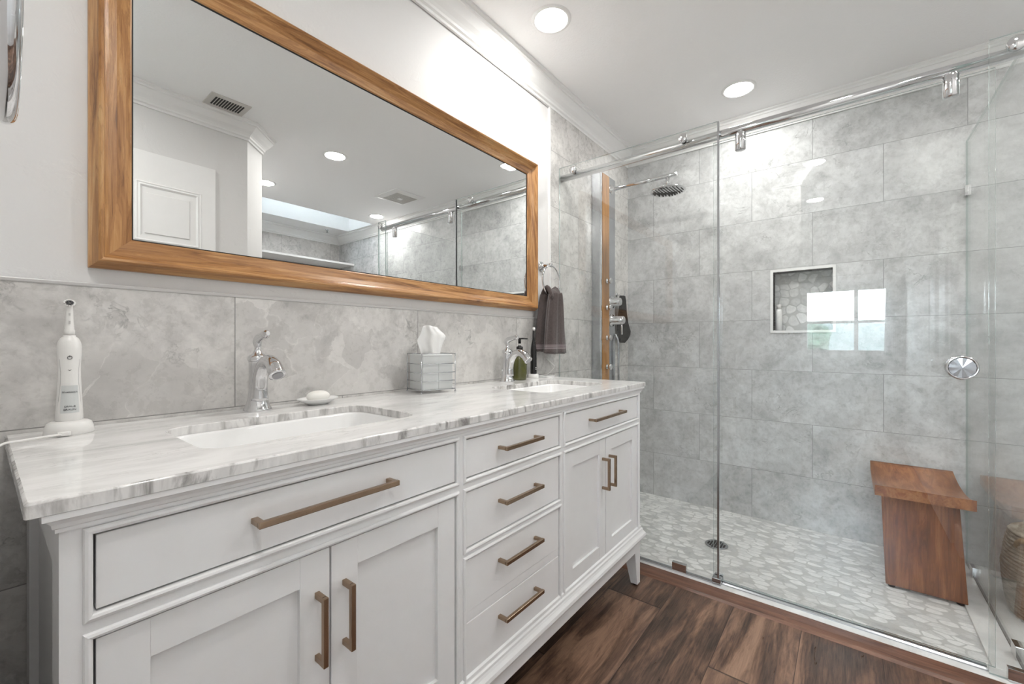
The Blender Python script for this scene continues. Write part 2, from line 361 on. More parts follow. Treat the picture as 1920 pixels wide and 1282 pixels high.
def rectprof(bm, x0, x1, z0, z1, Y, prof, mapf=None, mi=0, uv=False, closedprof=True, smooth=False):
    """moulding of profile (outward u, toward viewer v) round a rectangle; mitred corners"""
    mapf = mapf or (lambda x, v, z: (x, Y - v, z))
    cs = [(x0, z0, -1, -1), (x1, z0, 1, -1), (x1, z1, 1, 1), (x0, z1, -1, 1)]
    rings = [[(x + sx * u, v, z + sz * u) for u, v in prof] for x, z, sx, sz in cs]
    uvl = bm.loops.layers.uv.verify() if uv else None
    n = len(prof)
    for k in range(4):
        A, B = rings[k], rings[(k + 1) % 4]
        for i in range(n if closedprof else n - 1):
            j = (i + 1) % n
            q = [A[i], B[i], B[j], A[j]]
            f = bm.faces.new([bm.verts.new(mapf(*p)) for p in q]); f.material_index = mi; f.smooth = smooth
            if uv:
                ax = 0 if k % 2 == 0 else 2
                for lp, p, pi in zip(f.loops, q, (i, i, j, j)):
                    ln = sum(math.hypot(prof[m + 1][0] - prof[m][0], prof[m + 1][1] - prof[m][1]) for m in range(pi))
                    lp[uvl].uv = (p[ax] + k * 3.7, ln + k * 1.3)
def mk(name, bm, mats, parent=None, auto=False, recalc=True):
    if recalc: bmesh.ops.recalc_face_normals(bm, faces=bm.faces)
    me = bpy.data.meshes.new(name); bm.to_mesh(me); bm.free()
    for m in (mats if isinstance(mats, (list, tuple)) else [mats]): me.materials.append(M[m])
    o = bpy.data.objects.new(name, me); C.objects.link(o)
    if parent is not None:
        o.parent = parent; o.matrix_parent_inverse = Matrix.Translation(-wloc(parent))
    return o
def wloc(o):
    v = Vector(o.location)
    if o.parent is not None: v = Vector(o.location) if o.type == 'MESH' else v
    return v
def thing(name, label, cat, loc=(0, 0, 0), group=None):
    o = bpy.data.objects.new(name, None); C.objects.link(o); o.location = loc; o.empty_display_size = 0.05
    o['label'] = label; o['category'] = cat
    if group: o['group'] = group
    return o
def tag(o, label, cat, group=None):
    o['label'] = label; o['category'] = cat
    if group: o['group'] = group
    return o
def struct(name, bm, mats, parent=None, recalc=True):
    o = mk(name, bm, mats, parent, recalc=recalc)
    if parent is None: o['kind'] = 'structure'
    return o
NB = bmesh.new

# ------------------------------------------------------------------ room shell
XB, YV, H = 2.95, 1.27, 2.44
def quadbox(name, mats, *b, **k):
    bm = NB(); box(bm, *b, **k); return struct(name, bm, mats)
# floors
quadbox('floor', 'floor', -1.85, 1.905, -0.60, 1.42, -0.10, 0.0)
bm = NB(); box(bm, 1.04, 3.1, -2.87, -0.60, -0.10, 0.0); box(bm, 1.905, 3.1, -0.60, -0.50, -0.10, 0.0); struct('floor_side', bm, 'curb')
quadbox('floor_shower', 'pebble', 2.06, 3.1, -0.37, 1.42, -0.10, -0.004)
bm = NB(); prism(bm, [(1.895, 0), (1.905, 0.008), (1.93, 0.012), (1.975, 0.012), (1.985, 0.004), (1.985, -0.1), (1.895, -0.1)], -0.50, 1.26, lambda p, y: (p[0], y, p[1]))
struct('trim_1', bm, 'threshold')
bm = NB(); box(bm, 1.985, 2.06, -0.50, 1.26, -0.10, 0.008, bev=0.002); box(bm, 2.06, 2.95, -0.50, -0.37, -0.10, 0.008, bev=0.002)
struct('trim_2', bm, 'curb')
# vanity-side wall: paint above, tile backsplash below, full-height tile in the shower
quadbox('wall_left', 'paint', -0.13, 1.92, YV, YV + 0.12, 1.185, H)
bm = NB(); box(bm, -0.13, 1.92, YV - 0.01, YV + 0.12, -0.1, 1.185); box(bm, 1.92, XB + 0.1, YV - 0.01, YV + 0.12, -0.1, H); struct('wall_left_tiled', bm, 'tile_x')
bm = NB(); box(bm, -0.055, 1.917, YV - 0.0125, YV, 1.185, 1.1935, bev=0.002); struct('trim_3', bm, 'plastic_grey')
bm = NB(); box(bm, 1.912, 1.921, YV - 0.013, YV, 1.1955, 2.335); struct('trim_4', bm, 'trimwhite')
# back wall with niche hole
NY0, NY1, NZ0, NZ1 = 0.066, 0.350, 1.136, 1.482
bm = NB()
for a in ((-2.87, NY0, -0.1, H), (NY1, YV - 0.01, -0.1, H), (NY0, NY1, -0.1, NZ0), (NY0, NY1, NZ1, H)):
    box(bm, XB, XB + 0.15, *a)
struct('wall_back', bm, 'tile_y')
bm = NB()
box(bm, XB + 0.09, XB + 0.11, NY0 - 0.01, NY1 + 0.01, NZ0 - 0.01, NZ1 + 0.01)
struct('wall_niche', bm, 'pebble_niche')
bm = NB(); rectprof(bm, NY0, NY1, NZ0, NZ1, 0, [(0.0, -0.088), (0.0, 0.006), (0.014, 0.006), (0.014, -0.001)], mapf=lambda a, v, z: (XB - v, a, z), closedprof=False)
struct('trim_5', bm, 'trimwhite')
# far wall (tiled alcove) and others
bm = NB(); box(bm, 1.04, XB, -2.87, -2.72, -0.1, H); struct('wall_far', bm, 'tile_x')
# wall with door, chamfered corner
bm = NB()
prism(bm, [(-1.85, -0.45), (1.056, -0.45), (1.1925, -0.5865), (1.1925, -2.72), (1.04, -2.72), (1.04, -0.60), (-1.85, -0.60)], -0.1, H, lambda p, z: (p[0], p[1], z))
struct('wall_right', bm, 'paint')
# stub wall left of the vanity, room behind the camera
bm = NB()
prism(bm, [(-0.055, 1.26), (-0.055, 0.30), (-0.13, 0.30), (-0.13, 1.26)], -0.1, H, lambda p, z: (p[0], p[1], z)); struct('wall_stub', bm, 'paint')
quadbox('wall_rear_side', 'paint', -1.85, -0.13, 0.95, 1.10, -0.1, H)
WY0, WY1, WZ0, WZ1 = -0.36, 0.39, 0.95, 1.65
bm = NB()
for a in ((-0.60, WY0, -0.1, H), (WY1, 1.10, -0.1, H), (WY0, WY1, -0.1, WZ0), (WY0, WY1, WZ1, H)): box(bm, -1.85, -1.70, *a)
struct('wall_rear', bm, 'paint')
# ceiling with skylight shaft
SX0, SX1, SY0, SY1 = 1.35, 2.86, -2.34, -1.82
E_ = 0.02
bm = NB()
for a in ((-1.85, 3.1, SY1 + E_, 1.42), (-1.85, 3.1, -2.87, SY0 - E_), (-1.85, SX0 - E_, SY0 - E_, SY1 + E_), (SX1 + E_, 3.1, SY0 - E_, SY1 + E_)): box(bm, *a, H, H + 0.05)
struct('ceiling', bm, 'ceiling')
bm = NB()
for a in ((SX0 - 0.05, SX1 + 0.05, SY1, SY1 + 0.05), (SX0 - 0.05, SX1 + 0.05, SY0 - 0.05, SY0), (SX0 - 0.05, SX0, SY0, SY1), (SX1, SX1 + 0.05, SY0, SY1)):
    box(bm, *a, H + 0.0005, H + 0.9)
QX0, QX1, QY0, QY1 = 1.95, 2.35, -2.20, -1.96  # unseen lid added on the shaft, opening narrowed to cut the daylight
for a in ((SX0 - 0.05, SX1 + 0.05, QY1, SY1 + 0.05), (SX0 - 0.05, SX1 + 0.05, SY0 - 0.05, QY0), (SX0 - 0.05, QX0, QY0, QY1), (QX1, SX1 + 0.05, QY0, QY1)):
    box(bm, *a, H + 0.9, H + 0.95)
struct('trim_6', bm, 'trimwhite')
t = NB(); box(t, QX0 - 0.02, QX1 + 0.02, QY0 - 0.02, QY1 + 0.02, H + 0.951, H + 0.957); o = struct('window_2', t, 'glass')
# crown moulding round the room
def crown(poly, name):
    prof = [(0.0, 2.335), (0.010, 2.335), (0.010, 2.347), (0.018, 2.352), (0.020, 2.362), (0.028, 2.372), (0.043, 2.386), (0.057, 2.404), (0.064, 2.414), (0.070, 2.416), (0.070, 2.426), (0.080, 2.432), (0.080, 2.4405), (0, 2.4405)]
    P = [Vector((*p, 0)) for p in poly]; n = len(P); rings = []
    bm = NB()
    for k in range(n):
        d0 = (P[k] - P[k - 1]).normalized(); d1 = (P[(k + 1) % n] - P[k]).normalized()
        n0 = Vector((d0.y, -d0.x, 0)); n1 = Vector((d1.y, -d1.x, 0)); m = n0 + n1; m = m / m.length; sc_ = 1 / max(0.3, m.dot(n0))
        rings.append([bm.verts.new((P[k].x + m.x * u * sc_, P[k].y + m.y * u * sc_, z)) for u, z in prof])
    for k in range(n):
        A, B = rings[k], rings[(k + 1) % n]
        for i in range(len(prof) - 1):
            f = bm.faces.new((A[i], B[i], B[i + 1], A[i + 1]))
    return struct(name, bm, 'trimwhite')
crown([(-0.055, 1.268), (2.95, 1.268), (2.95, -2.72), (1.1925, -2.72), (1.1925, -0.5865), (1.056, -0.45), (-1.70, -0.45), (-1.70, 0.95), (-0.13, 0.95), (-0.13, 0.30), (-0.055, 0.30)], 'trim_7')
# baseboards
bm = NB(); box(bm, -1.70, 0.02, -0.45, -0.435, 0, 0.12, bev=0.003); box(bm, 0.90, 1.05, -0.45, -0.435, 0, 0.12, bev=0.003); struct('baseboard_right', bm, 'trimwhite')
# closet shelf / soffit in the tiled alcove
quadbox('trim_8', 'trimwhite', 1.1925, 2.95, -2.72, -2.37, 1.985, 2.02)
# panel door on the right-hand wall (seen in the mirror)
DX0, DX1, DT = 0.06, 0.876, 2.09
bm = NB(); box(bm, DX0, DX1, -0.45, -0.425, 0.008, DT)
door = struct('door_1', bm, 'door')
for (a, b, c_, d_) in ((0.17, 0.43, 1.60, 1.90), (0.52, 0.78, 1.60, 1.90), (0.17, 0.43, 0.95, 1.50), (0.52, 0.78, 0.95, 1.50), (0.17, 0.43, 0.2, 0.85), (0.52, 0.78, 0.2, 0.85)):
    bm = NB(); rectprof(bm, a, b, c_, d_, 0, [(0.0, 0.0), (0.0, 0.002), (0.008, 0.008), (0.016, 0.003), (0.022, 0.006), (0.028, 0.0)], mapf=lambda x, v, z: (x, -0.425 + v, z), closedprof=False)
    box(bm, a + 0.03, b - 0.03, -0.426, -0.420, c_ + 0.03, d_ - 0.03, bev=0.003)
    o = mk('door_panel', bm, 'door', door)
bm = NB(); lathe(bm, [(0.028, 0), (0.028, 0.006), (0.010, 0.010), (0.010, 0.035), (0.024, 0.045), (0.026, 0.06), (0.015, 0.07), (0.001, 0.071)], 0.83, -0.425, 0.95, 20, 'y')
mk('door_handle', bm, 'chrome', door)
# rear window with frame and mullions
bm = NB(); rectprof(bm, WY0, WY1, WZ0, WZ1, 0, [(-0.03, -0.07), (-0.03, -0.02), (0.0, -0.02), (0.0, 0.012), (0.05, 0.012), (0.05, 0.0)], mapf=lambda a, v, z: (-1.70 + v, a, z), closedprof=False)
box(bm, -1.77, -1.73, WY0, WY1, 1.27, 1.30); box(bm, -1.77, -1.73, -0.085, -0.05, WZ0, WZ1)
window = struct('window_1', bm, 'trimwhite')
bm = NB(); box(bm, -1.755, -1.75, WY0 + 0.01, WY1 - 0.01, WZ0 + 0.01, WZ1 - 0.01); mk('window_pane', bm, 'glass', window)
bm = NB(); box(bm, -1.72, -1.655, WY0 - 0.06, WY1 + 0.06, WZ0 - 0.05, WZ0 - 0.025, bev=0.004); mk('window_sill', bm, 'trimwhite', window)
# curtain
bm = NB(); N = 60; rows = 10; g = []
for r in range(rows + 1):
    z = WZ1 + 0.12 - (WZ1 + 0.12 - WZ0 + 0.02) * r / rows
    g.append([bm.verts.new((-1.645 + 0.014 * math.sin(i * 0.9 + 0.2 * r) + 0.004 * math.sin(i * 2.3), -0.49 + 0.145 * i / N * (0.85 + 0.15 * r / rows) + 0.06, z)) for i in range(N + 1)])
for r in range(rows):
    for i in range(N): f = bm.faces.new((g[r][i], g[r][i + 1], g[r + 1][i + 1], g[r + 1][i])); f.smooth = True
t = thing('window_curtain', 'sheer white curtain beside the rear window, seen only reflected in the shower glass', 'curtain', (-1.645, -0.35, WZ1 + 0.12))
o = mk('cloth', bm, 'curtain', t); sd = o.modifiers.new('s', 'SOLIDIFY'); sd.thickness = 0.0015
bm = NB(); tube(bm, [(-1.645, -0.44, WZ1 + 0.125), (-1.645, 0.46, WZ1 + 0.125)], 0.008); lathe(bm, [(0.02, 0), (0.02, 0.004), (0.007, 0.008), (0.007, 0.05)], -1.70, 0.44, WZ1 + 0.125, 12, 'x'); mk('curtain_rod', bm, 'chrome', t)
# outdoors, behind the window
quadbox('floor_outdoor', 'grass', -40, -1.9, -20, 20, -1.2, -1.0)
bm = NB(); g = []
for i in range(41):
    y = -30 + 60 * i / 40; hgt = 2.6 + 1.8 * noise.noise(Vector((y * 0.11, 3.3, 0))) + 0.5 * noise.noise(Vector((y * 0.5, 1.3, 0)))
    g.append([bm.verts.new((-26, y, -1)), bm.verts.new((-30, y, hgt * 0.7)), bm.verts.new((-34, y, hgt)), bm.verts.new((-40, y, -1))])
for a, b in zip(g, g[1:]):
    for i in range(3): f = bm.faces.new((a[i], a[i + 1], b[i + 1], b[i])); f.smooth = True
o = struct('floor_hills', bm, 'hill')
def tree(x, y, s, label):
    t = thing('garden_tree', label, 'tree', (x, y, -1.0))
    bm = NB(); tube(bm, [(x, y, -1), (x + 0.05, y, 0.2), (x, y, 1.0)], [0.12, 0.09, 0.05], 8); mk('trunk', bm, 'bark', t)
    bm = NB()
    for k in range(16):
        c = Vector((x + random.uniform(-.5, .5) * s, y + random.uniform(-.5, .5) * s, 1.0 + random.uniform(-.5, .45) * s))
        m_ = bmesh.ops.create_icosphere(bm, subdivisions=3, radius=random.uniform(.22, .38) * s, matrix=Matrix.Translation(c))
        for v in m_['verts']: v.co += (v.co - c) * 0.8 * noise.noise(v.co * 7)
    mk('crown', bm, 'leaf', t)
tree(-5.6, 0.70, 0.62, 'dark green garden tree outside the rear window, seen as a reflection over the niche')

# ------------------------------------------------------------------ vanity cabinet
FY = 0.722
van = thing('vanity_cabinet', 'long white double vanity cabinet with bronze bar handles standing against the grey tiled wall', 'cabinet', (0.94, 1.0, 0))
VX0, VX1 = 0.0585, 1.822
OPEN = {}
cols = [(0.087, 0.698), (0.730, 1.153), (1.185, 1.793)]
opens = [(cols[0], 0.737, 0.834), (cols[0], 0.252, 0.706), (cols[1], 0.737, 0.834), (cols[1], 0.567, 0.706), (cols[1], 0.252, 0.541), (cols[2], 0.737, 0.834), (cols[2], 0.252, 0.706)]
bm = NB()
# face frame as strips: stiles and rails
box(bm, VX0, 0.087, FY, FY + 0.03, 0.172, 0.85); box(bm, 1.793, VX1, FY, FY + 0.03, 0.172, 0.85)
box(bm, 0.698, 0.730, FY, FY + 0.025, 0.172, 0.85); box(bm, 1.153, 1.185, FY, FY + 0.025, 0.172, 0.85)
for c in cols:
    box(bm, c[0], c[1], FY, FY + 0.025, 0.834, 0.85); box(bm, c[0], c[1], FY, FY + 0.025, 0.706, 0.737); box(bm, c[0], c[1], FY, FY + 0.025, 0.172, 0.252)
box(bm, *cols[1], FY, FY + 0.025, 0.541, 0.567)
# beads round the openings
bead = [(0.0, 0.0), (0.0, 0.002), (0.0015, 0.0042), (0.0045, 0.0055), (0.0075, 0.0042), (0.009, 0.002), (0.009, 0.0)]
for c, a, b in opens: rectprof(bm, c[0], c[1], a, b, FY, bead, closedprof=False)
# carcass
box(bm, VX0 + 0.012, VX1 - 0.012, FY + 0.03, 1.255, 0.172, 0.70)
box(bm, VX0 + 0.012, VX1 - 0.012, 1.20, 1.255, 0.70, 0.852); box(bm, VX0 + 0.012, VX0 + 0.03, FY + 0.03, 1.2, 0.70, 0.852); box(bm, VX1 - 0.03, VX1 - 0.012, FY + 0.03, 1.2, 0.70, 0.852)
for sx, x in ((0, VX0), (1, VX1)):
    a, b = (x, x + 0.012) if sx == 0 else (x - 0.012, x)
    box(bm, a, b, FY + 0.03, FY + 0.07, 0.172, 0.85); box(bm, a, b, 1.185, 1.255, 0.172, 0.85); box(bm, a, b, FY + 0.07, 1.185, 0.79, 0.85); box(bm, a, b, FY + 0.07, 1.185, 0.172, 0.25)
body = mk('cabinet_body', bm, 'cab', van)
bm = NB()
for c, a, b in opens: box(bm, c[0], c[1], FY + 0.0255, FY + 0.029, a, b)
mk('gap_shade', bm, 'cab_gap_shade', body)  # dark sheets behind the fronts, so the gaps look shaded
# cornice and base moulding: sweep on three sides
def three_side(prof, name, mat, ends=True):
    bm = NB(); rings = []
    for (x, y, sx, sy) in ((VX0, 1.255, -1, 0), (VX0, FY, -1, -1), (VX1, FY, 1, -1), (VX1, 1.255, 1, 0)):
        rings.append([bm.verts.new((x + sx * u, y + sy * u, z)) for u, z in prof])
    n = len(prof)
    for A, B in zip(rings, rings[1:]):
        for i in range(n): bm.faces.new((A[i], B[i], B[(i + 1) % n], A[(i + 1) % n]))
    bm.faces.new(rings[0]); bm.faces.new(rings[-1]); return mk(name, bm, mat, van)
three_side([(0.0, 0.845), (0.0035, 0.846), (0.0035, 0.8505), (0.006, 0.852), (0.007, 0.857), (0.011, 0.8625), (0.0145, 0.864), (0.0145, 0.8715), (-0.01, 0.8715), (-0.01, 0.845)], 'cornice', 'cab')
three_side([(-0.004, 0.262), (0.004, 0.256), (0.005, 0.248), (0.009, 0.244), (0.010, 0.238), (0.013, 0.232), (0.019, 0.224), (0.021, 0.215), (0.018, 0.206), (0.010, 0.201), (0.002, 0.199), (0.002, 0.155), (-0.02, 0.155), (-0.02, 0.262)], 'base_moulding', 'cab')
# legs
for lx in (0, 1):
    for ly in (0, 1):
        X = VX1 if lx else VX0; Y = FY if not ly else 1.25; dx = -1 if lx else 1; dy = 1 if not ly else -1
        bm = NB(); ps = []
        for z, wd in ((0.172, 0.056), (0.15, 0.054), (0.006, 0.030)):
            ps.append([bm.verts.new((X + dx * a, Y + dy * b, z)) for a, b in ((0, 0), (wd, 0), (wd, wd), (0, wd))])
        for A, B in zip(ps, ps[1:]):
            for i in range(4): bm.faces.new((A[i], A[(i + 1) % 4], B[(i + 1) % 4], B[i]))
        bm.faces.new(ps[0]); bm.faces.new(ps[-1])
        leg = mk('leg', bm, 'cab', van)
        bm = NB(); lathe(bm, [(0.011, 0.0), (0.011, 0.007)], X + dx * 0.015, Y + dy * 0.015, 0, 12); mk('glide', bm, 'black', leg)
HOUT = 0.030
def pull(parent, x0, x1, z0, z1):
    bm = NB(); t_ = 0.0045
    if abs(z0 - z1) < 1e-6:
        box(bm, x0, x1, FY - HOUT - 0.001, FY - HOUT + 0.008, z0 - t_ - .0005, z0 + t_ + .0005, bev=0.001)
        for x in (x0, x1 - 0.010): box(bm, x, x + 0.010, FY - HOUT + 0.005, FY + 0.004, z0 - t_ + 0.0003, z0 + t_ - 0.0003, bev=0.0008)
    else:
        box(bm, x0 - t_, x0 + t_, FY - HOUT - 0.001, FY - HOUT + 0.008, z0, z1, bev=0.001)
        for z in (z0, z1 - 0.010): box(bm, x0 - t_ + 0.0003, x0 + t_ - 0.0003, FY - HOUT + 0.005, FY + 0.004, z, z + 0.010, bev=0.0008)
    mk('handle', bm, 'bronze', parent)
G = 0.0028
def slab(nm, x0, x1, z0, z1):
    bm = NB(); box(bm, x0 + G, x1 - G, FY + 0.001, FY + 0.021, z0 + G, z1 - G, bev=0.0012); return mk(nm, bm, 'cab', van)
d = slab('drawer', *cols[0], 0.737, 0.834); pull(d, 0.262, 0.516, 0.791, 0.791)
d = slab('drawer', *cols[2], 0.737, 0.834); pull(d, 1.350, 1.612, 0.791, 0.791)
d = slab('drawer', *cols[1], 0.737, 0.834); pull(d, 0.852, 1.024, 0.790, 0.790)
d = slab('drawer', *cols[1], 0.567, 0.706); pull(d, 0.852, 1.024, 0.649, 0.649)
bm = NB(); box(bm, cols[1][0] + G, cols[1][1] - G, FY + 0.001, FY + 0.021, 0.413, 0.541 - G, bev=0.0012); d = mk('drawer', bm, 'cab', van); pull(d, 0.852, 1.024, 0.492, 0.492)
bm = NB(); box(bm, cols[1][0] + G, cols[1][1] - G, FY + 0.0025, FY + 0.021, 0.387, 0.4118, bev=0.0008); mk('rail', bm, 'cab', van)
bm = NB(); box(bm, cols[1][0] + G, cols[1][1] - G, FY + 0.001, FY + 0.021, 0.252 + G, 0.3858, bev=0.0012); d = mk('drawer', bm, 'cab', van); pull(d, 0.852, 1.024, 0.343, 0.343)
def cdoor(x0, x1, z0, z1, hx):
    bm = NB(); x0 += G * .6; x1 -= G * .6; z0 += G; z1 -= G; st, rl, y = 0.052, 0.052, FY + 0.001
    box(bm, x0, x0 + st, y, y + 0.02, z0, z1, bev=0.0008); box(bm, x1 - st, x1, y, y + 0.02, z0, z1, bev=0.0008)
    box(bm, x0 + st, x1 - st, y + .0003, y + 0.02, z1 - rl, z1, bev=0.0004); box(bm, x0 + st, x1 - st, y + .0003, y + 0.02, z0, z0 + rl, bev=0.0004)
    dd = mk('door', bm, 'cab', van)
    bm = NB(); box(bm, x0 + st - 0.002, x1 - st + 0.002, y + 0.009, y + 0.016, z0 + rl - 0.002, z1 - rl + 0.002); mk('panel', bm, 'cab', dd)
    pull(dd, hx, hx, 0.516, 0.634)
cdoor(0.087 + G * .4, 0.3905, 0.252, 0.706, 0.366); cdoor(0.3905, 0.698 - G * .4, 0.252, 0.706, 0.417)
cdoor(1.185 + G * .4, 1.486, 0.252, 0.706, 1.458); cdoor(1.486, 1.793 - G * .4, 0.252, 0.706, 1.514)

# countertop with two rounded sink cut-outs
CX0, CX1, CY0, CY1, CZ0, CZ1 = 0.031, 1.850, 0.7065, 1.2585, 0.872, 0.890
def rrect(x0, x1, y0, y1, r, k=6):
    out = []
    for cx, cy, a0 in ((x1 - r, y1 - r, 0), (x0 + r, y1 - r, 90), (x0 + r, y0 + r, 180), (x1 - r, y0 + r, 270)):
        for i in range(k + 1):
            a = math.radians(a0 + 90 * i / k); out.append((cx + r * math.cos(a), cy + r * math.sin(a)))
    return out
SK = [(0.232, 0.672, 0.822, 1.098), (1.232, 1.686, 0.822, 1.098)]
bm = NB()
def loopv(pts, z): return [bm.verts.new((x, y, z)) for x, y in pts]
outs = []
def addloop(pts, z):
    vs = loopv(pts, z); return vs, [bm.edges.new((vs[i], vs[(i + 1) % len(vs)])) for i in range(len(vs))]
er = 0.003
for z, ins in ((CZ1, er), (CZ0, 0.0)):
    es = []; Ls = []
    o_ = rrect(CX0 + ins, CX1 - ins, CY0 + ins, CY1, 0.004, 2); vs, e = addloop(o_, z); es += e; Ls.append(vs)
    for s_ in SK:
        vs, e = addloop(rrect(s_[0] - ins * .6, s_[1] + ins * .6, s_[2] - ins * .6, s_[3] + ins * .6, 0.045, 8), z); es += e; Ls.append(vs)
    r = bmesh.ops.triangle_fill(bm, use_beauty=True, use_dissolve=False, edges=es)
    for f in r['geom']:
        if isinstance(f, bmesh.types.BMFace): f.material_index = 0
    outs.append(Ls)
mids = []
o_ = rrect(CX0, CX1, CY0, CY1, 0.004, 2); mids.append(loopv(o_, CZ1 - er))
for s_ in SK: mids.append(loopv(rrect(*s_, 0.045, 8), CZ1 - er * .6))
for T, Md, B in zip(outs[0], mids, outs[1]):
    n = len(T)
    for i in range(n):
        j = (i + 1) % n
        f = bm.faces.new((T[i], T[j], Md[j], Md[i])); f.material_index = 1; f.smooth = True
        f = bm.faces.new((Md[i], Md[j], B[j], B[i])); f.material_index = 1
top = mk('countertop', bm, ['marble', 'marble_edge'])
tag(top, 'white carrara marble countertop with grey veins lying on the white vanity cabinet', 'countertop')

# undermount sinks
for k, s_ in enumerate(SK):
    lab = ['undermount white rectangular sink nearest the camera, below the left chrome faucet', 'undermount white rectangular sink farther away, beside the green soap bottle'][k]
    t = thing('sink', lab, 'sink', ((s_[0] + s_[1]) / 2, (s_[2] + s_[3]) / 2, 0.75), 'undermount sinks in the marble countertop')
    bm = NB(); rings = []
    for z, ins, r in ((0.8715, -0.012, 0.05), (0.8715, 0.004, 0.045), (0.866, 0.006, 0.045), (0.79, 0.018, 0.05), (0.765, 0.032, 0.055), (0.757, 0.06, 0.06), (0.755, 0.11, 0.02)):
        rings.append([bm.verts.new((x, y, z)) for x, y in rrect(s_[0] + ins, s_[1] - ins, s_[2] + ins, s_[3] - ins, r, 8)])
    for A, B in zip(rings, rings[1:]):
        n = len(A)
        for i in range(n): f = bm.faces.new((A[i], A[(i + 1) % n], B[(i + 1) % n], B[i])); f.smooth = True
    bm.faces.new(rings[-1])
    o = mk('basin', bm, 'ceramic', t); sd = o.modifiers.new('s', 'SOLIDIFY'); sd.thickness = 0.008; sd.offset = -1
    bm = NB(); lathe(bm, [(0.001, 0.003), (0.018, 0.003), (0.022, 0.0), (0.022, -0.01)], (s_[0] + s_[1]) / 2, (s_[2] + s_[3]) / 2, 0.7565, 20); mk('drain', bm, 'chrome', t)

# ------------------------------------------------------------------ faucets
def faucet(x, y, lab, s=1.0, twist=0.0):
    z = CZ1; t = thing('faucet', lab, 'faucet', (x, y, z), 'chrome single-lever faucets')
    bm = NB()
    lathe(bm, [(0.001, 0), (0.0325, 0.0), (0.0335, 0.003), (0.031, 0.007), (0.0265, 0.018), (0.0225, 0.034), (0.0205, 0.055), (0.020, 0.09), (0.0205, 0.122), (0.0215, 0.130), (0.001, 0.131)], x, y, z, 28)
    fb = mk('body', bm, 'chrome', t)
    # spout: flows out of the base front, arches over
    pts = smoothpath([(x, y - 0.012, z + 0.028), (x, y - 0.013, z + 0.062), (x, y - 0.022, z + 0.098), (x, y - 0.044, z + 0.124), (x, y - 0.072, z + 0.130), (x, y - 0.098, z + 0.119), (x, y - 0.118, z + 0.098)], 5)
    rad = interp([0.0205, 0.0180, 0.0170, 0.0165, 0.0165, 0.0178, 0.0190], len(pts))
    bm = NB(); tube(bm, pts, rad, 20, up=(1, 0, 0)); sp = mk('spout', bm, 'chrome', t)
    e = Vector(pts[-1]); d_ = (Vector(pts[-1]) - Vector(pts[-3])).normalized()
    bm = NB(); tube(bm, [e - d_ * .004, e + d_ * 0.002, e + d_ * 0.0022], [0.0193, 0.0193, 0.0145], 20, up=(1, 0, 0)); tube(bm, [e + d_ * 0.0015, e + d_ * 0.004], [0.0125, 0.0125], 16, mi=1, up=(1, 0, 0)); mk('aerator', bm, ['chrome', 'steel_dark'], sp)
    # collar + lever
    bm = NB(); lathe(bm, [(0.019, 0.128), (0.0225, 0.129), (0.0235, 0.133), (0.0225, 0.140), (0.018, 0.144), (0.011, 0.149), (0.008, 0.157), (0.0075, 0.163), (0.001, 0.164)], x, y, z, 24)
    mk('collar', bm, 'chrome', t)
    bm = NB(); dx, dy = math.sin(twist), -math.cos(twist)
    P = [(0.0, 0.158), (0.0, 0.168), (-0.003, 0.178), (0.006, 0.187), (0.022, 0.192), (0.040, 0.197), (0.054, 0.198), (0.064, 0.200)]
    pts = smoothpath([(x + dx * a, y + dy * a, z + b) for a, b in P], 4)
    tube(bm, pts, interp([0.0085, 0.0110, 0.0135, 0.0130, 0.0105, 0.0100, 0.0115, 0.006], len(pts)), 14, flat=0.75); mk('lever', bm, 'chrome', t)
    bm = NB(); tube(bm, [(x, y + 0.019, z + 0.045), (x - 0.002, y + 0.027, z + 0.045)], 0.0035, 8); tube(bm, [(x - 0.002, y + 0.026, z + 0.0), (x - 0.002, y + 0.026, z + 0.046)], 0.002, 8); lathe(bm, [(0.002, 0.046), (0.005, 0.05), (0.004, 0.055), (0.001, 0.057)], x - 0.002, y + 0.026, z, 10); mk('drain_rod', bm, 'chrome', t)
    return t
faucet(0.453, 1.206, 'chrome arched faucet at the nearer sink, beside the soap dish')
faucet(1.478, 1.200, 'chrome arched faucet at the farther sink, in front of the green soap bottle')

# soap dish + soap
def at(x, y): return x, y
x, y = 0.606, 1.192
bm = NB(); lathe(bm, [(0.001, 0.0), (0.026, 0.0), (0.030, 0.003), (0.043, 0.009), (0.054, 0.0165), (0.0555, 0.0175), (0.053, 0.0180), (0.042, 0.0115), (0.028, 0.006), (0.001, 0.005)], x, y, CZ1, 36, sx=1.05, sy=0.8)
tag(mk('soap_dish', bm, 'ceramic'), 'small white oval soap dish beside the nearer faucet', 'soap dish')
bm = NB(); bmesh.ops.create_uvsphere(bm, u_segments=28, v_segments=16, radius=1, matrix=Matrix.Translation((x + 0.001, y, CZ1 + 0.0222)) @ Matrix.Diagonal((0.0325, 0.022, 0.0165, 1)))
for v in bm.verts:
    q = v.co - Vector((x, y, CZ1 + 0.0222)); v.co.x = x + math.copysign(abs(q.x / 0.033) ** 0.82 * 0.033, q.x)
for f in bm.faces: f.smooth = True
tag(mk('soap_bar', bm, 'soap'), 'white oval bar of soap lying in the soap dish', 'soap')

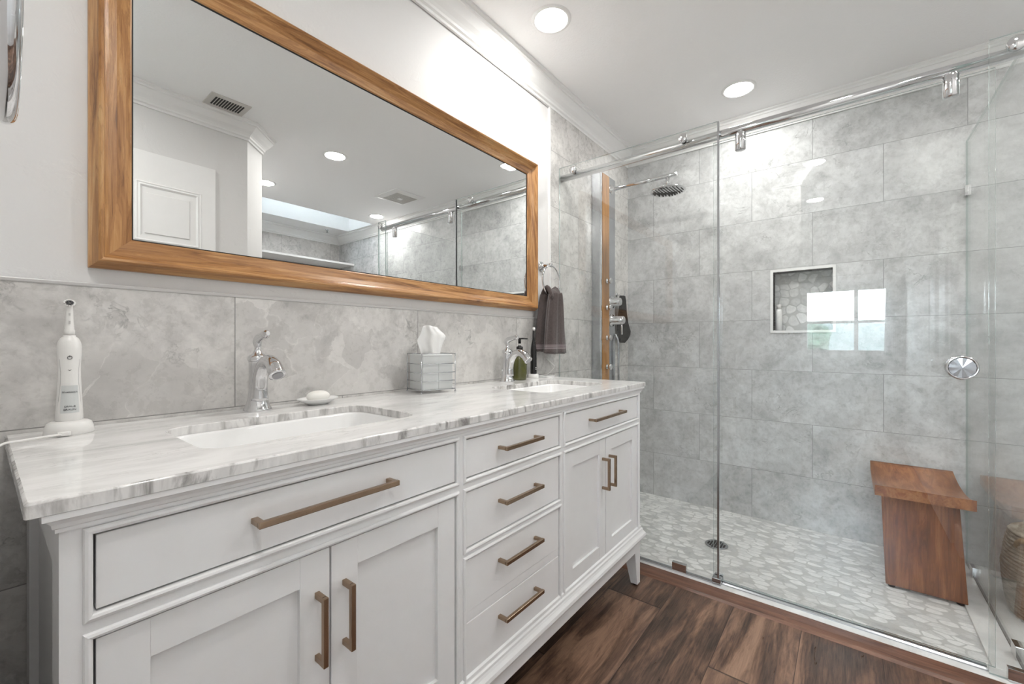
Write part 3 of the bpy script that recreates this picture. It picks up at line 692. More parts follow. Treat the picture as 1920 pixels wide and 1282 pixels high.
# text helper
def text(body, size, M4, mat, parent, name='lettering', ext=0.0002):
    cu = bpy.data.curves.new('t', 'FONT'); cu.body = body; cu.size = size; cu.extrude = ext; cu.align_x = 'CENTER'; cu.align_y = 'CENTER'
    to = bpy.data.objects.new('t', cu); C.objects.link(to); bpy.context.view_layer.update()
    me = bpy.data.meshes.new_from_object(to.evaluated_get(bpy.context.evaluated_depsgraph_get())); bpy.data.objects.remove(to)
    me.materials.clear(); me.materials.append(M[mat]); me.transform(M4)
    o = bpy.data.objects.new(name, me); C.objects.link(o); me.name = name
    o.parent = parent; o.matrix_parent_inverse = Matrix.Translation(-wloc(parent)); return o

# white electric toothbrush on its charger, facing the camera
tx, ty = 0.110, 1.185
t = thing('electric_toothbrush', 'white electric toothbrush with grey display panel standing in its white charger at the countertop end', 'toothbrush', (tx, ty, CZ1))
ang = math.atan2(0 - ty, 0.04 - tx) + PI / 2      # local -y axis faces the camera
R = Matrix.Translation((tx, ty, CZ1)) @ Matrix.Rotation(ang, 4, 'Z')
def loc_mk(name, bm, mat, par, M4=R):
    bmesh.ops.transform(bm, matrix=M4, verts=bm.verts); return mk(name, bm, mat, par)
ch = None
bm = NB(); lathe(bm, [(0.001, 0.0), (0.034, 0.0), (0.0355, 0.003), (0.034, 0.013), (0.031, 0.022), (0.026, 0.0255), (0.018, 0.0265), (0.001, 0.0265)], 0, 0, 0, 36, sx=1.0, sy=0.8)
ch = loc_mk('charging_base', bm, 'plastic', t)
bm = NB(); box(bm, -0.017, 0.001, -0.034, -0.024, 0.001, 0.009, bev=0.0015); loc_mk('cord_plug', bm, 'plastic', ch)
bm = NB(); lathe(bm, [(0.001, 0.024), (0.0175, 0.024), (0.0195, 0.028), (0.0190, 0.040), (0.0180, 0.060), (0.0168, 0.085), (0.0160, 0.110), (0.0160, 0.135), (0.0168, 0.155), (0.0172, 0.168), (0.0160, 0.178), (0.0125, 0.1855), (0.0085, 0.189), (0.0085, 0.191), (0.001, 0.191)], 0, 0, 0, 32, sy=0.88)
hd = loc_mk('handle', bm, 'plastic', t)
# grey outline + panel inset on the front
def front_panel(prof, yoff, mat, name, par):
    bm = NB(); pts = [(w_, z_) for w_, z_ in prof] + [(-w_, z_) for w_, z_ in reversed(prof)]
    def rad(z_):
        P = [(0.024, 0.0190), (0.06, 0.018), (0.085, 0.0168), (0.11, 0.016), (0.135, 0.016), (0.155, 0.0168), (0.168, 0.0172), (0.178, 0.016), (0.19, 0.0085)]
        for (a, ra), (b, rb) in zip(P, P[1:]):
            if a <= z_ <= b: return ra + (rb - ra) * (z_ - a) / (b - a)
        return 0.016
    left = []; rows_ = []
    for w_, z_ in prof:
        row = []
        for i in range(9):
            u = -w_ + 2 * w_ * i / 8; r_ = rad(z_); row.append(bm.verts.new((u, -(math.sqrt(max(1e-8, 1 - (u / r_) ** 2)) * r_ * 0.88 + yoff), z_)))
        rows_.append(row)
    for A, B in zip(rows_, rows_[1:]):
        for i in range(8): f = bm.faces.new((A[i], A[i + 1], B[i + 1], B[i])); f.smooth = True
    return loc_mk(name, bm, mat, par)
front_panel([(0.0166, 0.036), (0.0164, 0.040), (0.0150, 0.070), (0.0125, 0.10), (0.0122, 0.12), (0.0140, 0.145)], 0.0003, 'plastic_grey', 'outline', hd)
front_panel([(0.0158, 0.0375), (0.0155, 0.041), (0.0141, 0.070), (0.0117, 0.10), (0.0114, 0.12), (0.0135, 0.147), (0.0135, 0.150)], 0.0007, 'plastic', 'front_shell', hd)
fp = front_panel([(0.0128, 0.042), (0.0128, 0.045), (0.0120, 0.070), (0.0110, 0.0935), (0.0105, 0.0945)], 0.0011, 'acrylic', 'display', hd)
def onfront(z_, r_=0.0185): return R @ Matrix.Translation((0, -r_, z_)) @ Matrix.Rotation(PI / 2, 4, 'X')
text('Bluetooth', 0.0052, onfront(0.082, 0.0162), 'ink', fp)
text('ORAL-B', 0.0045, onfront(0.0545, 0.0170), 'ink', fp)
text('BRAUN', 0.0052, onfront(0.0485, 0.0173), 'ink', fp)
bm = NB(); lathe(bm, [(0.0035, 0), (0.0035, 0.0006), (0.0027, 0.0006), (0.0027, 0)], 0, 0, 0, 20, 'y', cap=False); box(bm, -0.0004, 0.0004, -0.0002, 0.0008, 0.001, 0.0042)
loc_mk('power_button', bm, 'ink', hd, R @ Matrix.Translation((0, -0.0162, 0.148)))
bm = NB(); prism(bm, [(-0.0025, 0.001), (0, -0.0015), (0.0025, 0.001), (0.0015, 0.001), (0, 0), (-0.0015, 0.001)], 0, 0.0008, lambda p, y: (p[0], y, p[1])); loc_mk('mode_button', bm, 'ink', hd, R @ Matrix.Translation((0, -0.0152, 0.124)))
bm = NB(); lathe(bm, [(0.0078, 0.191), (0.0078, 0.200), (0.0068, 0.203), (0.0062, 0.215), (0.0050, 0.245), (0.0047, 0.252), (0.001, 0.253)], 0, 0, 0, 20)
br_ = loc_mk('brush_neck', bm, 'plastic', hd)
bm = NB(); lathe(bm, [(0.001, 0.002), (0.0085, 0.002), (0.0088, -0.004), (0.0075, -0.006)], 0, 0, 0.2535, 20, 'y', sy=0.8)
for k in range(12): a = k * PI / 6; tube(bm, [(0.006 * math.cos(a), -0.006, 0.2535 + 0.005 * math.sin(a)), (0.0068 * math.cos(a), -0.013, 0.2535 + 0.0058 * math.sin(a))], 0.0013, 6)
loc_mk('brush_head', bm, 'plastic', t)
bm = NB()
for k in range(5): a = k * PI * 2 / 5; tube(bm, [(0.003 * math.cos(a), -0.006, 0.2535 + 0.003 * math.sin(a)), (0.0032 * math.cos(a), -0.0128, 0.2535 + 0.0032 * math.sin(a))], 0.0014, 6)
loc_mk('dark_bristles', bm, 'ink', t)
bm = NB(); box(bm, -0.0012, 0.0012, -0.0072, -0.0052, 0.229, 0.234); box(bm, -0.0012, 0.0012, -0.0078, -0.0058, 0.213, 0.219); loc_mk('neck_mark', bm, 'plastic_grey', hd)
bm = NB(); p0 = R @ Vector((-0.012, -0.034, 0.005))
tube(bm, smoothpath([p0, p0 + Vector((-0.018, -0.01, 0.001)), (0.045, 1.128, CZ1 + 0.006), (0.024, 1.110, CZ1 + 0.006), (0.005, 1.088, CZ1 - 0.012), (-0.025, 1.075, CZ1 - 0.08), (-0.052, 1.08, CZ1 + 0.02)], 6), 0.0021, 8)
cd = mk('power_cord', bm, 'plastic', ch)

# tissue box: frosted box in a wire frame
cx, cy, ra = 1.0105, 1.172, math.radians(-13)
RT = Matrix.Translation((cx, cy, CZ1)) @ Matrix.Rotation(ra, 4, 'Z')
t = thing('tissue_box', 'square frosted tissue box cover with silver wire bands on the countertop between the faucets', 'tissue box', (cx, cy, CZ1))
hw, hd_, ht = 0.066, 0.056, 0.137
bm = NB(); box(bm, -hw + .006, hw - .006, -hd_ + .006, hd_ - .006, 0.012, ht - 0.002, bev=0.004); loc_mk('box', bm, 'acrylic', t, RT)
bm = NB()
for sx in (-1, 1):
    for sy in (-1, 1):
        tube(bm, [(sx * hw, sy * hd_, 0.003), (sx * hw, sy * hd_, ht)], 0.0016, 8)
        bmesh.ops.create_uvsphere(bm, u_segments=10, v_segments=8, radius=0.0036, matrix=Matrix.Translation((sx * hw, sy * hd_, 0.0036)))
for z in (0.012, 0.042, 0.071, 0.102, ht):
    for a, b in (((-hw, -hd_), (hw, -hd_)), ((hw, -hd_), (hw, hd_)), ((hw, hd_), (-hw, hd_)), ((-hw, hd_), (-hw, -hd_))):
        tube(bm, [(*a, z), (*b, z)], 0.0012, 8)
for z in (0.024, 0.056, 0.086):
    for k in (-1, 1): tube(bm, [(k * 0.0, -hd_, z - 0.01), (k * 0.0, -hd_, z + 0.015)], 0.0004, 5)
loc_mk('wire_frame', bm, 'steel', t, RT)
bm = NB(); rows_ = []
outl = [(-0.034, 0.032, -0.0), (-0.040, 0.036, 0.03), (-0.053, 0.044, 0.056), (-0.036, 0.058, 0.074), (-0.033, 0.034, 0.090), (-0.028, 0.023, 0.106)]
for (a, b, z) in outl:
    row = []
    for i in range(17):
        u = i / 16; x_ = a + (b - a) * u; y_ = 0.010 * math.sin(u * 7 + z * 10) + 0.004 * math.sin(u * 17 + z * 40)
        row.append(bm.verts.new((x_, y_, ht + z + (0.003 * math.sin(u * 5)))))
    rows_.append(row)
for A, B in zip(rows_, rows_[1:]):
    for i in range(16): f = bm.faces.new((A[i], A[i + 1], B[i + 1], B[i])); f.smooth = True
o = loc_mk('tissue', bm, 'tissue', t, Matrix.Translation((cx - 0.002, cy, CZ1 - 0.008)) @ Matrix.Rotation(math.radians(-42), 4, 'Z'))
sb = o.modifiers.new('b', 'SUBSURF'); sb.levels = 1; sb.render_levels = 1; sd = o.modifiers.new('s', 'SOLIDIFY'); sd.thickness = 0.001

# green pump bottle
x, y = 1.585, 1.212
t = thing('soap_dispenser', 'olive green soap bottle with black pump behind the farther faucet', 'soap dispenser', (x, y, CZ1))
bm = NB(); lathe(bm, [(0.001, 0), (0.031, 0.0), (0.034, 0.004), (0.0345, 0.012), (0.0345, 0.085), (0.033, 0.098), (0.028, 0.111), (0.020, 0.120), (0.0135, 0.125), (0.0125, 0.136), (0.001, 0.136)], x, y, CZ1, 32); mk('bottle', bm, 'olive', t)
bm = NB(); lathe(bm, [(0.001, 0.132), (0.0155, 0.132), (0.0155, 0.155), (0.013, 0.157), (0.0075, 0.158), (0.0075, 0.162), (0.001, 0.162)], x, y, CZ1, 24); pc = mk('pump_collar', bm, 'black', t)
bm = NB(); lathe(bm, [(0.001, 0.161), (0.0055, 0.161), (0.0055, 0.172), (0.001, 0.172)], x, y, CZ1, 16); mk('pump_stem', bm, 'plastic', t)
bm = NB(); lathe(bm, [(0.001, 0.171), (0.007, 0.171), (0.007, 0.190), (0.012, 0.192), (0.012, 0.197), (0.001, 0.198)], x, y, CZ1, 20); tube(bm, [(x, y, CZ1 + 0.194), (x + 0.012, y - 0.018, CZ1 + 0.1945), (x + 0.020, y - 0.032, CZ1 + 0.193)], [0.004, 0.0037, 0.003], 10); mk('pump_head', bm, 'black', t)

# black electric toothbrush
x, y = 1.712, 1.222
t = thing('electric_toothbrush', 'slim black electric toothbrush standing in a small white charger beside the hanging towel', 'toothbrush', (x, y, CZ1))
bm = NB(); lathe(bm, [(0.001, 0), (0.025, 0), (0.026, 0.003), (0.025, 0.017), (0.022, 0.020), (0.001, 0.020)], x, y, CZ1, 28); mk('charging_base', bm, 'plastic', t)
bm = NB(); lathe(bm, [(0.001, 0.018), (0.0155, 0.018), (0.0160, 0.025), (0.0155, 0.10), (0.0145, 0.14), (0.011, 0.165), (0.007, 0.180), (0.005, 0.195), (0.004, 0.235), (0.001, 0.236)], x, y, CZ1, 24); hh = mk('handle', bm, 'black', t)
bm = NB(); lathe(bm, [(0.001, 0.003), (0.0075, 0.003), (0.008, -0.006), (0.001, -0.007)], x, y, CZ1 + 0.243, 16, 'y'); tube(bm, [(x, y, CZ1 + .23), (x, y, CZ1 + .243)], 0.0035, 8); mk('brush_head', bm, 'plastic', t)
bm = NB(); box(bm, x - 0.0065, x + 0.001, y - 0.0170, y - 0.0155, CZ1 + 0.050, CZ1 + 0.053); box(bm, x - 0.005, x, y - 0.0170, y - 0.0155, CZ1 + 0.042, CZ1 + 0.045); mk('marking', bm, 'plastic', hh)
# flat dish at the counter end
x, y = 1.800, 1.205
bm = NB(); pts = rrect(x - 0.038, x + 0.038, y - 0.035, y + 0.035, 0.012, 5); prev = None
for z, k in ((0.0, 0.90), (0.006, 1.0), (0.0075, 1.0), (0.0045, 0.9)):
    ring = [bm.verts.new((x + (a - x) * k, y + (b - y) * k, CZ1 + z)) for a, b in pts]
    if prev:
        for i in range(len(ring)): bm.faces.new((prev[i], prev[(i + 1) % len(ring)], ring[(i + 1) % len(ring)], ring[i]))
    else: bm.faces.new(ring)
    prev = ring
bm.faces.new(prev); tag(mk('trinket_dish', bm, 'ceramic'), 'flat white dish under the hanging towel at the far end of the countertop', 'dish')
bm = NB(); tube(bm, [(1.845, 1.243, CZ1 + 0.100), (1.873, 1.20, CZ1 + 0.052)], 0.0028, 8); tube(bm, smoothpath([(1.873, 1.20, CZ1 + 0.052), (1.86, 1.21, CZ1 + 0.03), (1.836, 1.226, CZ1 + 0.01), (1.79, 1.248, CZ1 + 0.003), (1.738, 1.226, CZ1 + 0.004)], 5), 0.0015, 8)
tag(mk('charger_cord', bm, 'plastic'), 'thin white charger cord below the hanging towel', 'cord')

# ------------------------------------------------------------------ mirror
t = thing('wall_mirror', 'large framed mirror with honey oak moulding on the white wall over the vanity', 'mirror', (0.96, 1.265, 1.6))
ix0, ix1, iz0, iz1 = 0.214, 1.706, 1.296, 1.908
prof = [(0.0, 0.0), (0.0, 0.010), (0.003, 0.0135), (0.010, 0.0145), (0.026, 0.018), (0.040, 0.026), (0.047, 0.034), (0.049, 0.038), (0.0535, 0.040), (0.0575, 0.038), (0.0595, 0.033), (0.0685, 0.013), (0.0695, 0.010), (0.0695, 0.0)]
bm = NB(); rectprof(bm, ix0, ix1, iz0, iz1, YV - 0.0015, prof, closedprof=False, uv=True)
mk('frame', bm, 'oak', t)
bm = NB(); rectprof(bm, ix0, ix1, iz0, iz1, YV - 0.0015, [(-0.0025, 0.008), (-0.0025, 0.0098), (0.001, 0.0098)], closedprof=False)
mk('inner_lip', bm, 'dark', t)
bm = NB(); BV = 0.026; ym = YV - 0.0095
c_ = [(ix0 + BV, iz0 + BV), (ix1 - BV, iz0 + BV), (ix1 - BV, iz1 - BV), (ix0 + BV, iz1 - BV)]; oo = [(ix0, iz0), (ix1, iz0), (ix1, iz1), (ix0, iz1)]
bm.faces.new([bm.verts.new((a, ym, b)) for a, b in c_])
for k in range(4):
    a, b, c2, d2 = c_[k], c_[(k + 1) % 4], oo[(k + 1) % 4], oo[k]
    bm.faces.new([bm.verts.new((a[0], ym, a[1])), bm.verts.new((b[0], ym, b[1])), bm.verts.new((c2[0], ym + 0.00016, c2[1])), bm.verts.new((d2[0], ym + 0.00016, d2[1]))])
mk('mirror_glass', bm, 'mirror', t)

# ------------------------------------------------------------------ towel ring with towel
t = thing('towel_ring', 'round chrome towel ring on the white wall right of the mirror, holding the brown towel', 'towel ring', (1.845, YV, 1.47), 'chrome towel rings')
cxr, cyr, czr, rr = 1.845, 1.205, 1.385, 0.078
bm = NB(); tube(bm, [(cxr + rr * math.sin(a), cyr, czr + rr * math.cos(a)) for a in [2 * PI * i / 48 for i in range(48)]], 0.0045, 10, closed=True); mk('ring', bm, 'chrome', t)
bm = NB(); lathe(bm, [(0.026, -0.002), (0.026, -0.008), (0.020, -0.012), (0.010, -0.018), (0.009, -0.055), (0.012, -0.062), (0.012, -0.070), (0.001, -0.072)], cxr, YV + 0.002, czr + rr + 0.004, 24, 'y'); mk('bracket', bm, 'chrome', t)
bm = NB()
def cloth(cx, y0, ztop, zbot, w0, w1, d0, d1, seed, NU=72, NV=30, skew=0.0):
    rows = []
    for j in range(NV + 1):
        v = j / NV; z = ztop + (zbot - ztop) * v; e = v ** 0.6
        w_ = w0 + (w1 - w0) * e; d_ = d0 + (d1 - d0) * e; row = []
        for i in range(NU):
            a = 2 * PI * i / NU; s_ = math.sin(a); ca = math.cos(a)
            fold = 0.20 + 0.8 * (1 - v) ** 0.3
            x_ = math.copysign(abs(ca) ** 0.7, ca) * w_ * 0.5
            wav = math.sin(x_ / (w_ * 0.5) * 7.5 + seed + 0.7 * v) * 0.30 + math.sin(x_ / (w_ * 0.5) * 15 + seed * 2) * 0.10
            y_ = s_ * d_ * 0.5 + wav * d_ * 0.7 * (0.4 + 0.6 * fold) * (1 if s_ < 0 else 0.3)
            row.append(bm.verts.new((cx + x_ + skew * v, y0 + y_, z + (0.004 * math.sin(x_ * 60 + seed) if j == NV else 0))))
        rows.append(row)
    for A, B in zip(rows, rows[1:]):
        for i in range(NU): f = bm.faces.new((A[i], A[(i + 1) % NU], B[(i + 1) % NU], B[i])); f.smooth = True
    bm.faces.new(rows[0]); bm.faces.new(rows[-1])
cloth(1.849, 1.181, 1.322, 1.010, 0.090, 0.200, 0.036, 0.044, 1.1)
cloth(1.838, 1.229, 1.318, 1.022, 0.085, 0.200, 0.030, 0.034, 2.0)
for k in range(9):
    xx = 1.845 + (k - 4) * 0.0095
    tube(bm, smoothpath([(xx, 1.180, 1.290), (xx, 1.181, 1.318 - abs(k - 4) * .001), (xx, 1.205, 1.330 + 0.0012 * (k - 4) ** 2), (xx, 1.229, 1.318), (xx, 1.230, 1.290)], 3), 0.0115, 8)
tag(mk('hand_towel', bm, 'towel'), 'mauve brown terry hand towel with ribbed stripes hanging from the ring beside the mirror', 'towel')
# near ring at the picture's left edge
t = thing('towel_ring', 'empty chrome towel ring cut off by the left edge of the photo', 'towel ring', (-0.055, 0.50, 1.39), 'chrome towel rings')
bm = NB(); tube(bm, [(0.0130, 0.50 + 0.074 * math.sin(a), 1.317 + 0.074 * math.cos(a)) for a in [2 * PI * i / 64 for i in range(64)]], 0.0060, 14, closed=True); mk('ring', bm, 'chrome', t)
bm = NB(); lathe(bm, [(0.026, 0.0), (0.026, 0.006), (0.012, 0.012), (0.009, 0.062), (0.011, 0.068), (0.011, 0.074), (0.001, 0.076)], -0.055, 0.50, 1.396, 24, 'x'); mk('bracket', bm, 'chrome', t)

# ------------------------------------------------------------------ shower glass
GX = 2.01
def pane(name, x0, x1, y0, y1, z0, z1, parent, thin='x'):
    bm = NB(); box(bm, x0, x1, y0, y1, z0, z1)
    ax = 0 if thin == 'x' else 1; bm.normal_update()
    for f in bm.faces:
        if abs(f.normal[ax]) < 0.5: f.material_index = 1
    return mk(name, bm, ['glass', 'glass_edge'], parent, recalc=True)
RZ, RXc = 1.9815, 2.0365
t = thing('shower_screen', 'fixed clear glass shower panel at the left, between the vanity and the sliding door', 'glass panel', (GX, 0.85, 0.01))
pane('glass', GX - .004, GX + .004, 0.447, 1.257, 0.010, 2.032, t)
bm = NB(); box(bm, GX - 0.007, GX + 0.007, 0.440, 0.447, 0.012, 2.03); mk('edge_seal', bm, 'steel', t)
bm = NB(); box(bm, GX - 0.010, GX + 0.010, 0.577, 0.640, 0.0085, 0.050, bev=0.001); mk('floor_clip', bm, 'chrome', t)
bm = NB(); box(bm, GX - 0.008, GX + 0.008, 0.64, 1.25, 0.0085, 0.018); box(bm, GX - 0.008, GX + 0.008, 0.46, 0.577, 0.0085, 0.018); mk('channel', bm, 'steel', t)
bm = NB(); box(bm, GX - 0.012, GX + 0.045, 0.432, 0.468, 0.0085, 0.0185, bev=0.002); box(bm, GX - 0.012, GX + 0.021, 0.432, 0.468, 0.0175, 0.038, bev=0.002); box(bm, GX + 0.032, GX + 0.045, 0.432, 0.468, 0.0175, 0.038, bev=0.002); mk('door_guide', bm, 'steel', t)
for yy in (1.165, 0.590):
    bm = NB(); lathe(bm, [(0.001, -0.020), (0.0185, -0.020), (0.0195, -0.018), (0.0195, -0.0055)], GX, yy, RZ + 0.016, 28, 'x'); lathe(bm, [(0.012, 0.0055), (0.012, 0.02)], GX, yy, RZ + 0.006, 20, 'x'); mk('rail_bolt', bm, 'chrome', t)
# header rail
bm = NB(); tube(bm, [(RXc, 1.257, RZ), (RXc, -0.436, RZ)], 0.019, 28)
rail = tag(mk('shower_rail', bm, 'chrome'), 'long round chrome rail over the shower glass, carrying the sliding door', 'rail')
# sliding door
DXc = RXc
t = thing('shower_door', 'sliding clear glass shower door with a round chrome knob, hanging from the rail', 'shower door', (DXc, 0.05, 0.02))
pane('glass', DXc - .003, DXc + .003, -0.372, 0.470, 0.020, 1.952, t)
for yy in (0.362, -0.272):
    bm = NB(); lathe(bm, [(0.001, 1.892), (0.0185, 1.892), (0.0205, 1.894), (0.0205, 1.962), (0.018, 1.972), (0.001, 1.974)], RXc, yy, 0, 28, 'z', sx=0.9)
    mk('hanger', bm, 'chrome', t)
bm = NB(); kz = 0.983; ky = -0.296
lathe(bm, [(0.026, 0.0), (0.038, -0.001), (0.0405, -0.006), (0.0395, -0.013), (0.0345, -0.016), (0.0335, -0.012), (0.001, -0.012)], DXc - 0.004, ky, kz, 36, 'x')
kn = mk('knob', bm, 'chrome', t)
bm = NB(); n = 16
for i in range(n):
    a0, a1 = 2 * PI * i / n, 2 * PI * (i + 1) / n; hh_ = 0.0012 if i % 2 else 0
    bm.faces.new([bm.verts.new((DXc - 0.0168 - hh_, ky, kz)), bm.verts.new((DXc - 0.0166, ky + 0.0325 * math.cos(a0), kz + 0.0325 * math.sin(a0))), bm.verts.new((DXc - 0.0166 - hh_, ky + 0.0325 * math.cos(a1), kz + 0.0325 * math.sin(a1)))])
mk('knob_face', bm, 'steel', kn)
bm = NB(); lathe(bm, [(0.026, 0.0), (0.038, 0.001), (0.040, 0.006), (0.038, 0.014), (0.001, 0.016)], DXc + 0.004, ky, kz, 32, 'x'); mk('knob', bm, 'chrome', t)
# small fixed panel at right corner + return panel
t = thing('shower_screen', 'narrow clear glass panel at the photo\'s right edge, bolted to the rail end', 'glass panel', (GX, -0.40, 0.01))
pane('glass', GX - .004, GX + .004, -0.452, -0.353, 0.010, 2.032, t)
bm = NB(); lathe(bm, [(0.001, -0.020), (0.0215, -0.020), (0.0225, -0.018), (0.0225, -0.0055)], GX, -0.410, RZ + 0.012, 28, 'x'); mk('rail_bolt', bm, 'chrome', t)
bm = NB(); box(bm, GX - 0.010, GX + 0.010, -0.445, -0.392, 0.0085, 0.050, bev=0.001); mk('floor_clip', bm, 'chrome', t)
GYr = -0.447
t = thing('shower_screen', 'clear glass return panel running from the rail end back to the tiled wall', 'glass panel', (2.45, GYr, 0.01))
pane('glass', 2.0155, XB - 0.002, GYr - .004, GYr + .004, 0.010, 2.030, t, thin='y')
for zz in (1.790, 0.300):
    bm = NB(); box(bm, XB - 0.030, XB - 0.001, GYr - 0.011, GYr + 0.011, zz - 0.025, zz + 0.025, bev=0.0015); mk('wall_clip', bm, 'chrome', t)
for xx in (2.17, 2.80):
    bm = NB(); box(bm, xx - 0.025, xx + 0.025, GYr - 0.011, GYr + 0.011, 0.0085, 0.055, bev=0.0015); mk('floor_clip', bm, 'chrome', t)
bm = NB(); box(bm, 2.02, XB, GYr - 0.004, GYr + 0.004, 0.0082, 0.0105); mk('seal', bm, 'dark', t)
# door track on the sill
bm = NB(); prism(bm, [(2.018, 0.0085), (2.018, 0.013), (2.024, 0.017), (2.050, 0.017), (2.054, 0.012), (2.056, 0.0085)], -0.353, 0.43, lambda p, y: (p[0], y, p[1]))
tag(mk('door_track', bm, 'steel'), 'low metal track on the marble sill under the sliding shower door', 'door track')
# drain
bm = NB(); lathe(bm, [(0.001, 0.0), (0.054, 0.0), (0.056, 0.002), (0.053, 0.004), (0.047, 0.003), (0.001, 0.003)], 2.425, 0.545, -0.0035, 36)
t = mk('shower_drain', bm, 'steel'); tag(t, 'round steel drain set in the pebble shower floor', 'drain')
bm = NB()
for i in range(-3, 4):
    for j in range(-3, 4):
        if i * i + j * j < 11: box(bm, 2.425 + i * 0.0125 - .0045, 2.425 + i * 0.0125 + .0045, 0.545 + j * 0.0125 - .0045, 0.545 + j * 0.0125 + .0045, -0.0007, 0.0)
mk('grate_holes', bm, 'dark', t)

# niche bottle
t = thing('shampoo_bottle', 'slim white bottle standing in the shower niche', 'bottle', (XB + 0.045, 0.325, NZ0))
bm = NB(); lathe(bm, [(0.001, 0.0), (0.0165, 0.0), (0.018, 0.003), (0.018, 0.115), (0.014, 0.126), (0.011, 0.128), (0.001, 0.128)], XB + 0.045, 0.325, NZ0 + 0.0005, 24); mk('bottle_body', bm, 'ceramic', t)
bm = NB(); lathe(bm, [(0.0115, 0.127), (0.0115, 0.154), (0.009, 0.157), (0.001, 0.157)], XB + 0.045, 0.325, NZ0, 20); mk('cap', bm, 'plastic', t)

# ------------------------------------------------------------------ shower column
SXa, SXb, SYf = 2.393, 2.603, 1.198
t = thing('shower_column', 'tall steel shower column with bamboo strip, round jets and rain head', 'shower column', ((SXa + SXb) / 2, 1.26, 0.75))
bm = NB(); prism(bm, [(SXa, 1.259), (SXa, SYf + 0.006), (SXa + 0.003, SYf + 0.001), (SXa + 0.007, SYf), (SXb - 0.007, SYf), (SXb - 0.003, SYf + 0.001), (SXb, SYf + 0.006), (SXb, 1.259)], 0.72, 2.125, lambda p, z: (p[0], p[1], z))
mk('column', bm, 'steel', t)
bm = NB(); box(bm, SXa + 0.001, SXa + 0.010, SYf - 0.004, SYf + 0.002, 0.72, 2.126, bev=0.001); mk('edge_strip', bm, 'chrome', t)
bm = NB(); box(bm, 2.408, 2.502, SYf - 0.005, SYf + 0.001, 0.72, 2.120, bev=0.001); mk('bamboo_inlay', bm, 'bamboo', t)
for z_ in (1.452, 1.285, 1.095, 0.912):
    bm = NB(); lathe(bm, [(0.017, 0.0), (0.017, -0.008), (0.012, -0.012), (0.012, -0.022), (0.019, -0.026), (0.019, -0.033), (0.014, -0.036), (0.001, -0.034)], 2.462, SYf - 0.004, z_, 20, 'y'); mk('jet', bm, 'chrome', t)
for z_, x_, L in ((1.325, 2.545, 0.060), (1.207, 2.545, 0.082)):
    bm = NB(); lathe(bm, [(0.040, 0.0), (0.040, -0.006), (0.027, -0.010), (0.025, -L), (0.022, -L - 0.004), (0.001, -L - 0.004)], x_, SYf, z_, 28, 'y'); kk = mk('valve_knob', bm, 'chrome', t)
bm = NB(); tube(bm, [(2.545, SYf - 0.07, 1.190), (2.545, SYf - 0.071, 1.115)], [0.005, 0.0055], 10); mk('lever', bm, 'chrome', kk)
hx = 2.545; AZ = 2.052
bm = NB(); lathe(bm, [(0.030, 0.0), (0.030, -0.006), (0.016, -0.010), (0.014, -0.020), (0.001, -0.021)], hx, SYf, AZ, 24, 'y'); tube(bm, [(hx, SYf - .01, AZ), (hx, 0.785, AZ + 0.002)], 0.0125, 16); tube(bm, [(hx, 0.838, AZ), (hx, 0.838, AZ - 0.075)], 0.012, 14); arm = mk('shower_arm', bm, 'chrome', t)
bm = NB(); lathe(bm, [(0.001, 0.018), (0.020, 0.016), (0.060, 0.008), (0.098, 0.004), (0.100, 0.001), (0.098, -0.003), (0.001, -0.003)], hx, 0.838, AZ - 0.088, 40)
for i in range(-5, 6):
    for j in range(-5, 6):
        if i * i + j * j < 28: bmesh.ops.create_cone(bm, segments=6, radius1=0.0032, radius2=0.0045, depth=0.004, cap_ends=True, matrix=Matrix.Translation((hx + i * 0.0165, 0.838 + j * 0.0165, AZ - 0.0925)))
for f in bm.faces:
    if f.calc_center_median().z < AZ - 0.0912: f.material_index = 1
mk('rain_head', bm, ['chrome', 'dark'], arm)
bm = NB(); tube(bm, smoothpath([(2.592, SYf - 0.004, 1.12), (2.600, SYf - 0.022, 1.06), (2.602, SYf - 0.022, 0.9), (2.612, SYf - 0.018, 0.76), (2.60, SYf - 0.01, 0.69), (2.575, SYf + 0.01, 0.665), (2.55, SYf + 0.02, 0.68), (2.545, SYf + 0.025, 0.725)], 6), 0.0065, 10); mk('hose', bm, 'steel', t)
# black wash mitt on a hook
t = thing('wall_hook', 'small chrome hook in the shower holding the black cloth', 'hook', (2.755, 1.26, 1.39))
bm = NB(); lathe(bm, [(0.016, 0.0), (0.016, -0.004), (0.001, -0.005)], 2.755, 1.2595, 1.395, 20, 'y'); tube(bm, smoothpath([(2.755, 1.258, 1.395), (2.755, 1.235, 1.39), (2.755, 1.207, 1.386), (2.755, 1.198, 1.402), (2.755, 1.200, 1.425)], 4), 0.003, 8); mk('hook_body', bm, 'chrome', t)
bm = NB(); rows_ = []
for (xa, xb, z_) in ((2.738, 2.778, 1.385), (2.715, 2.800, 1.35), (2.695, 2.825, 1.28), (2.685, 2.870, 1.20), (2.690, 2.905, 1.145), (2.700, 2.890, 1.12), (2.715, 2.845, 1.09), (2.72, 2.775, 1.062)):
    rows_.append([bm.verts.new(((xa + xb) / 2 + (xb - xa) / 2 * math.cos(a), 1.218 + 0.014 * math.sin(a) + 0.006 * math.sin(3 * math.cos(a) + z_ * 20), z_)) for a in [2 * PI * i / 24 for i in range(24)]])
for A, B in zip(rows_, rows_[1:]):
    for i in range(24): f = bm.faces.new((A[i], A[(i + 1) % 24], B[(i + 1) % 24], B[i])); f.smooth = True
bm.faces.new(rows_[0]); bm.faces.new(rows_[-1])
tag(mk('wash_cloth', bm, 'blackcloth'), 'black wash cloth hanging on the hook beside the shower column', 'cloth')

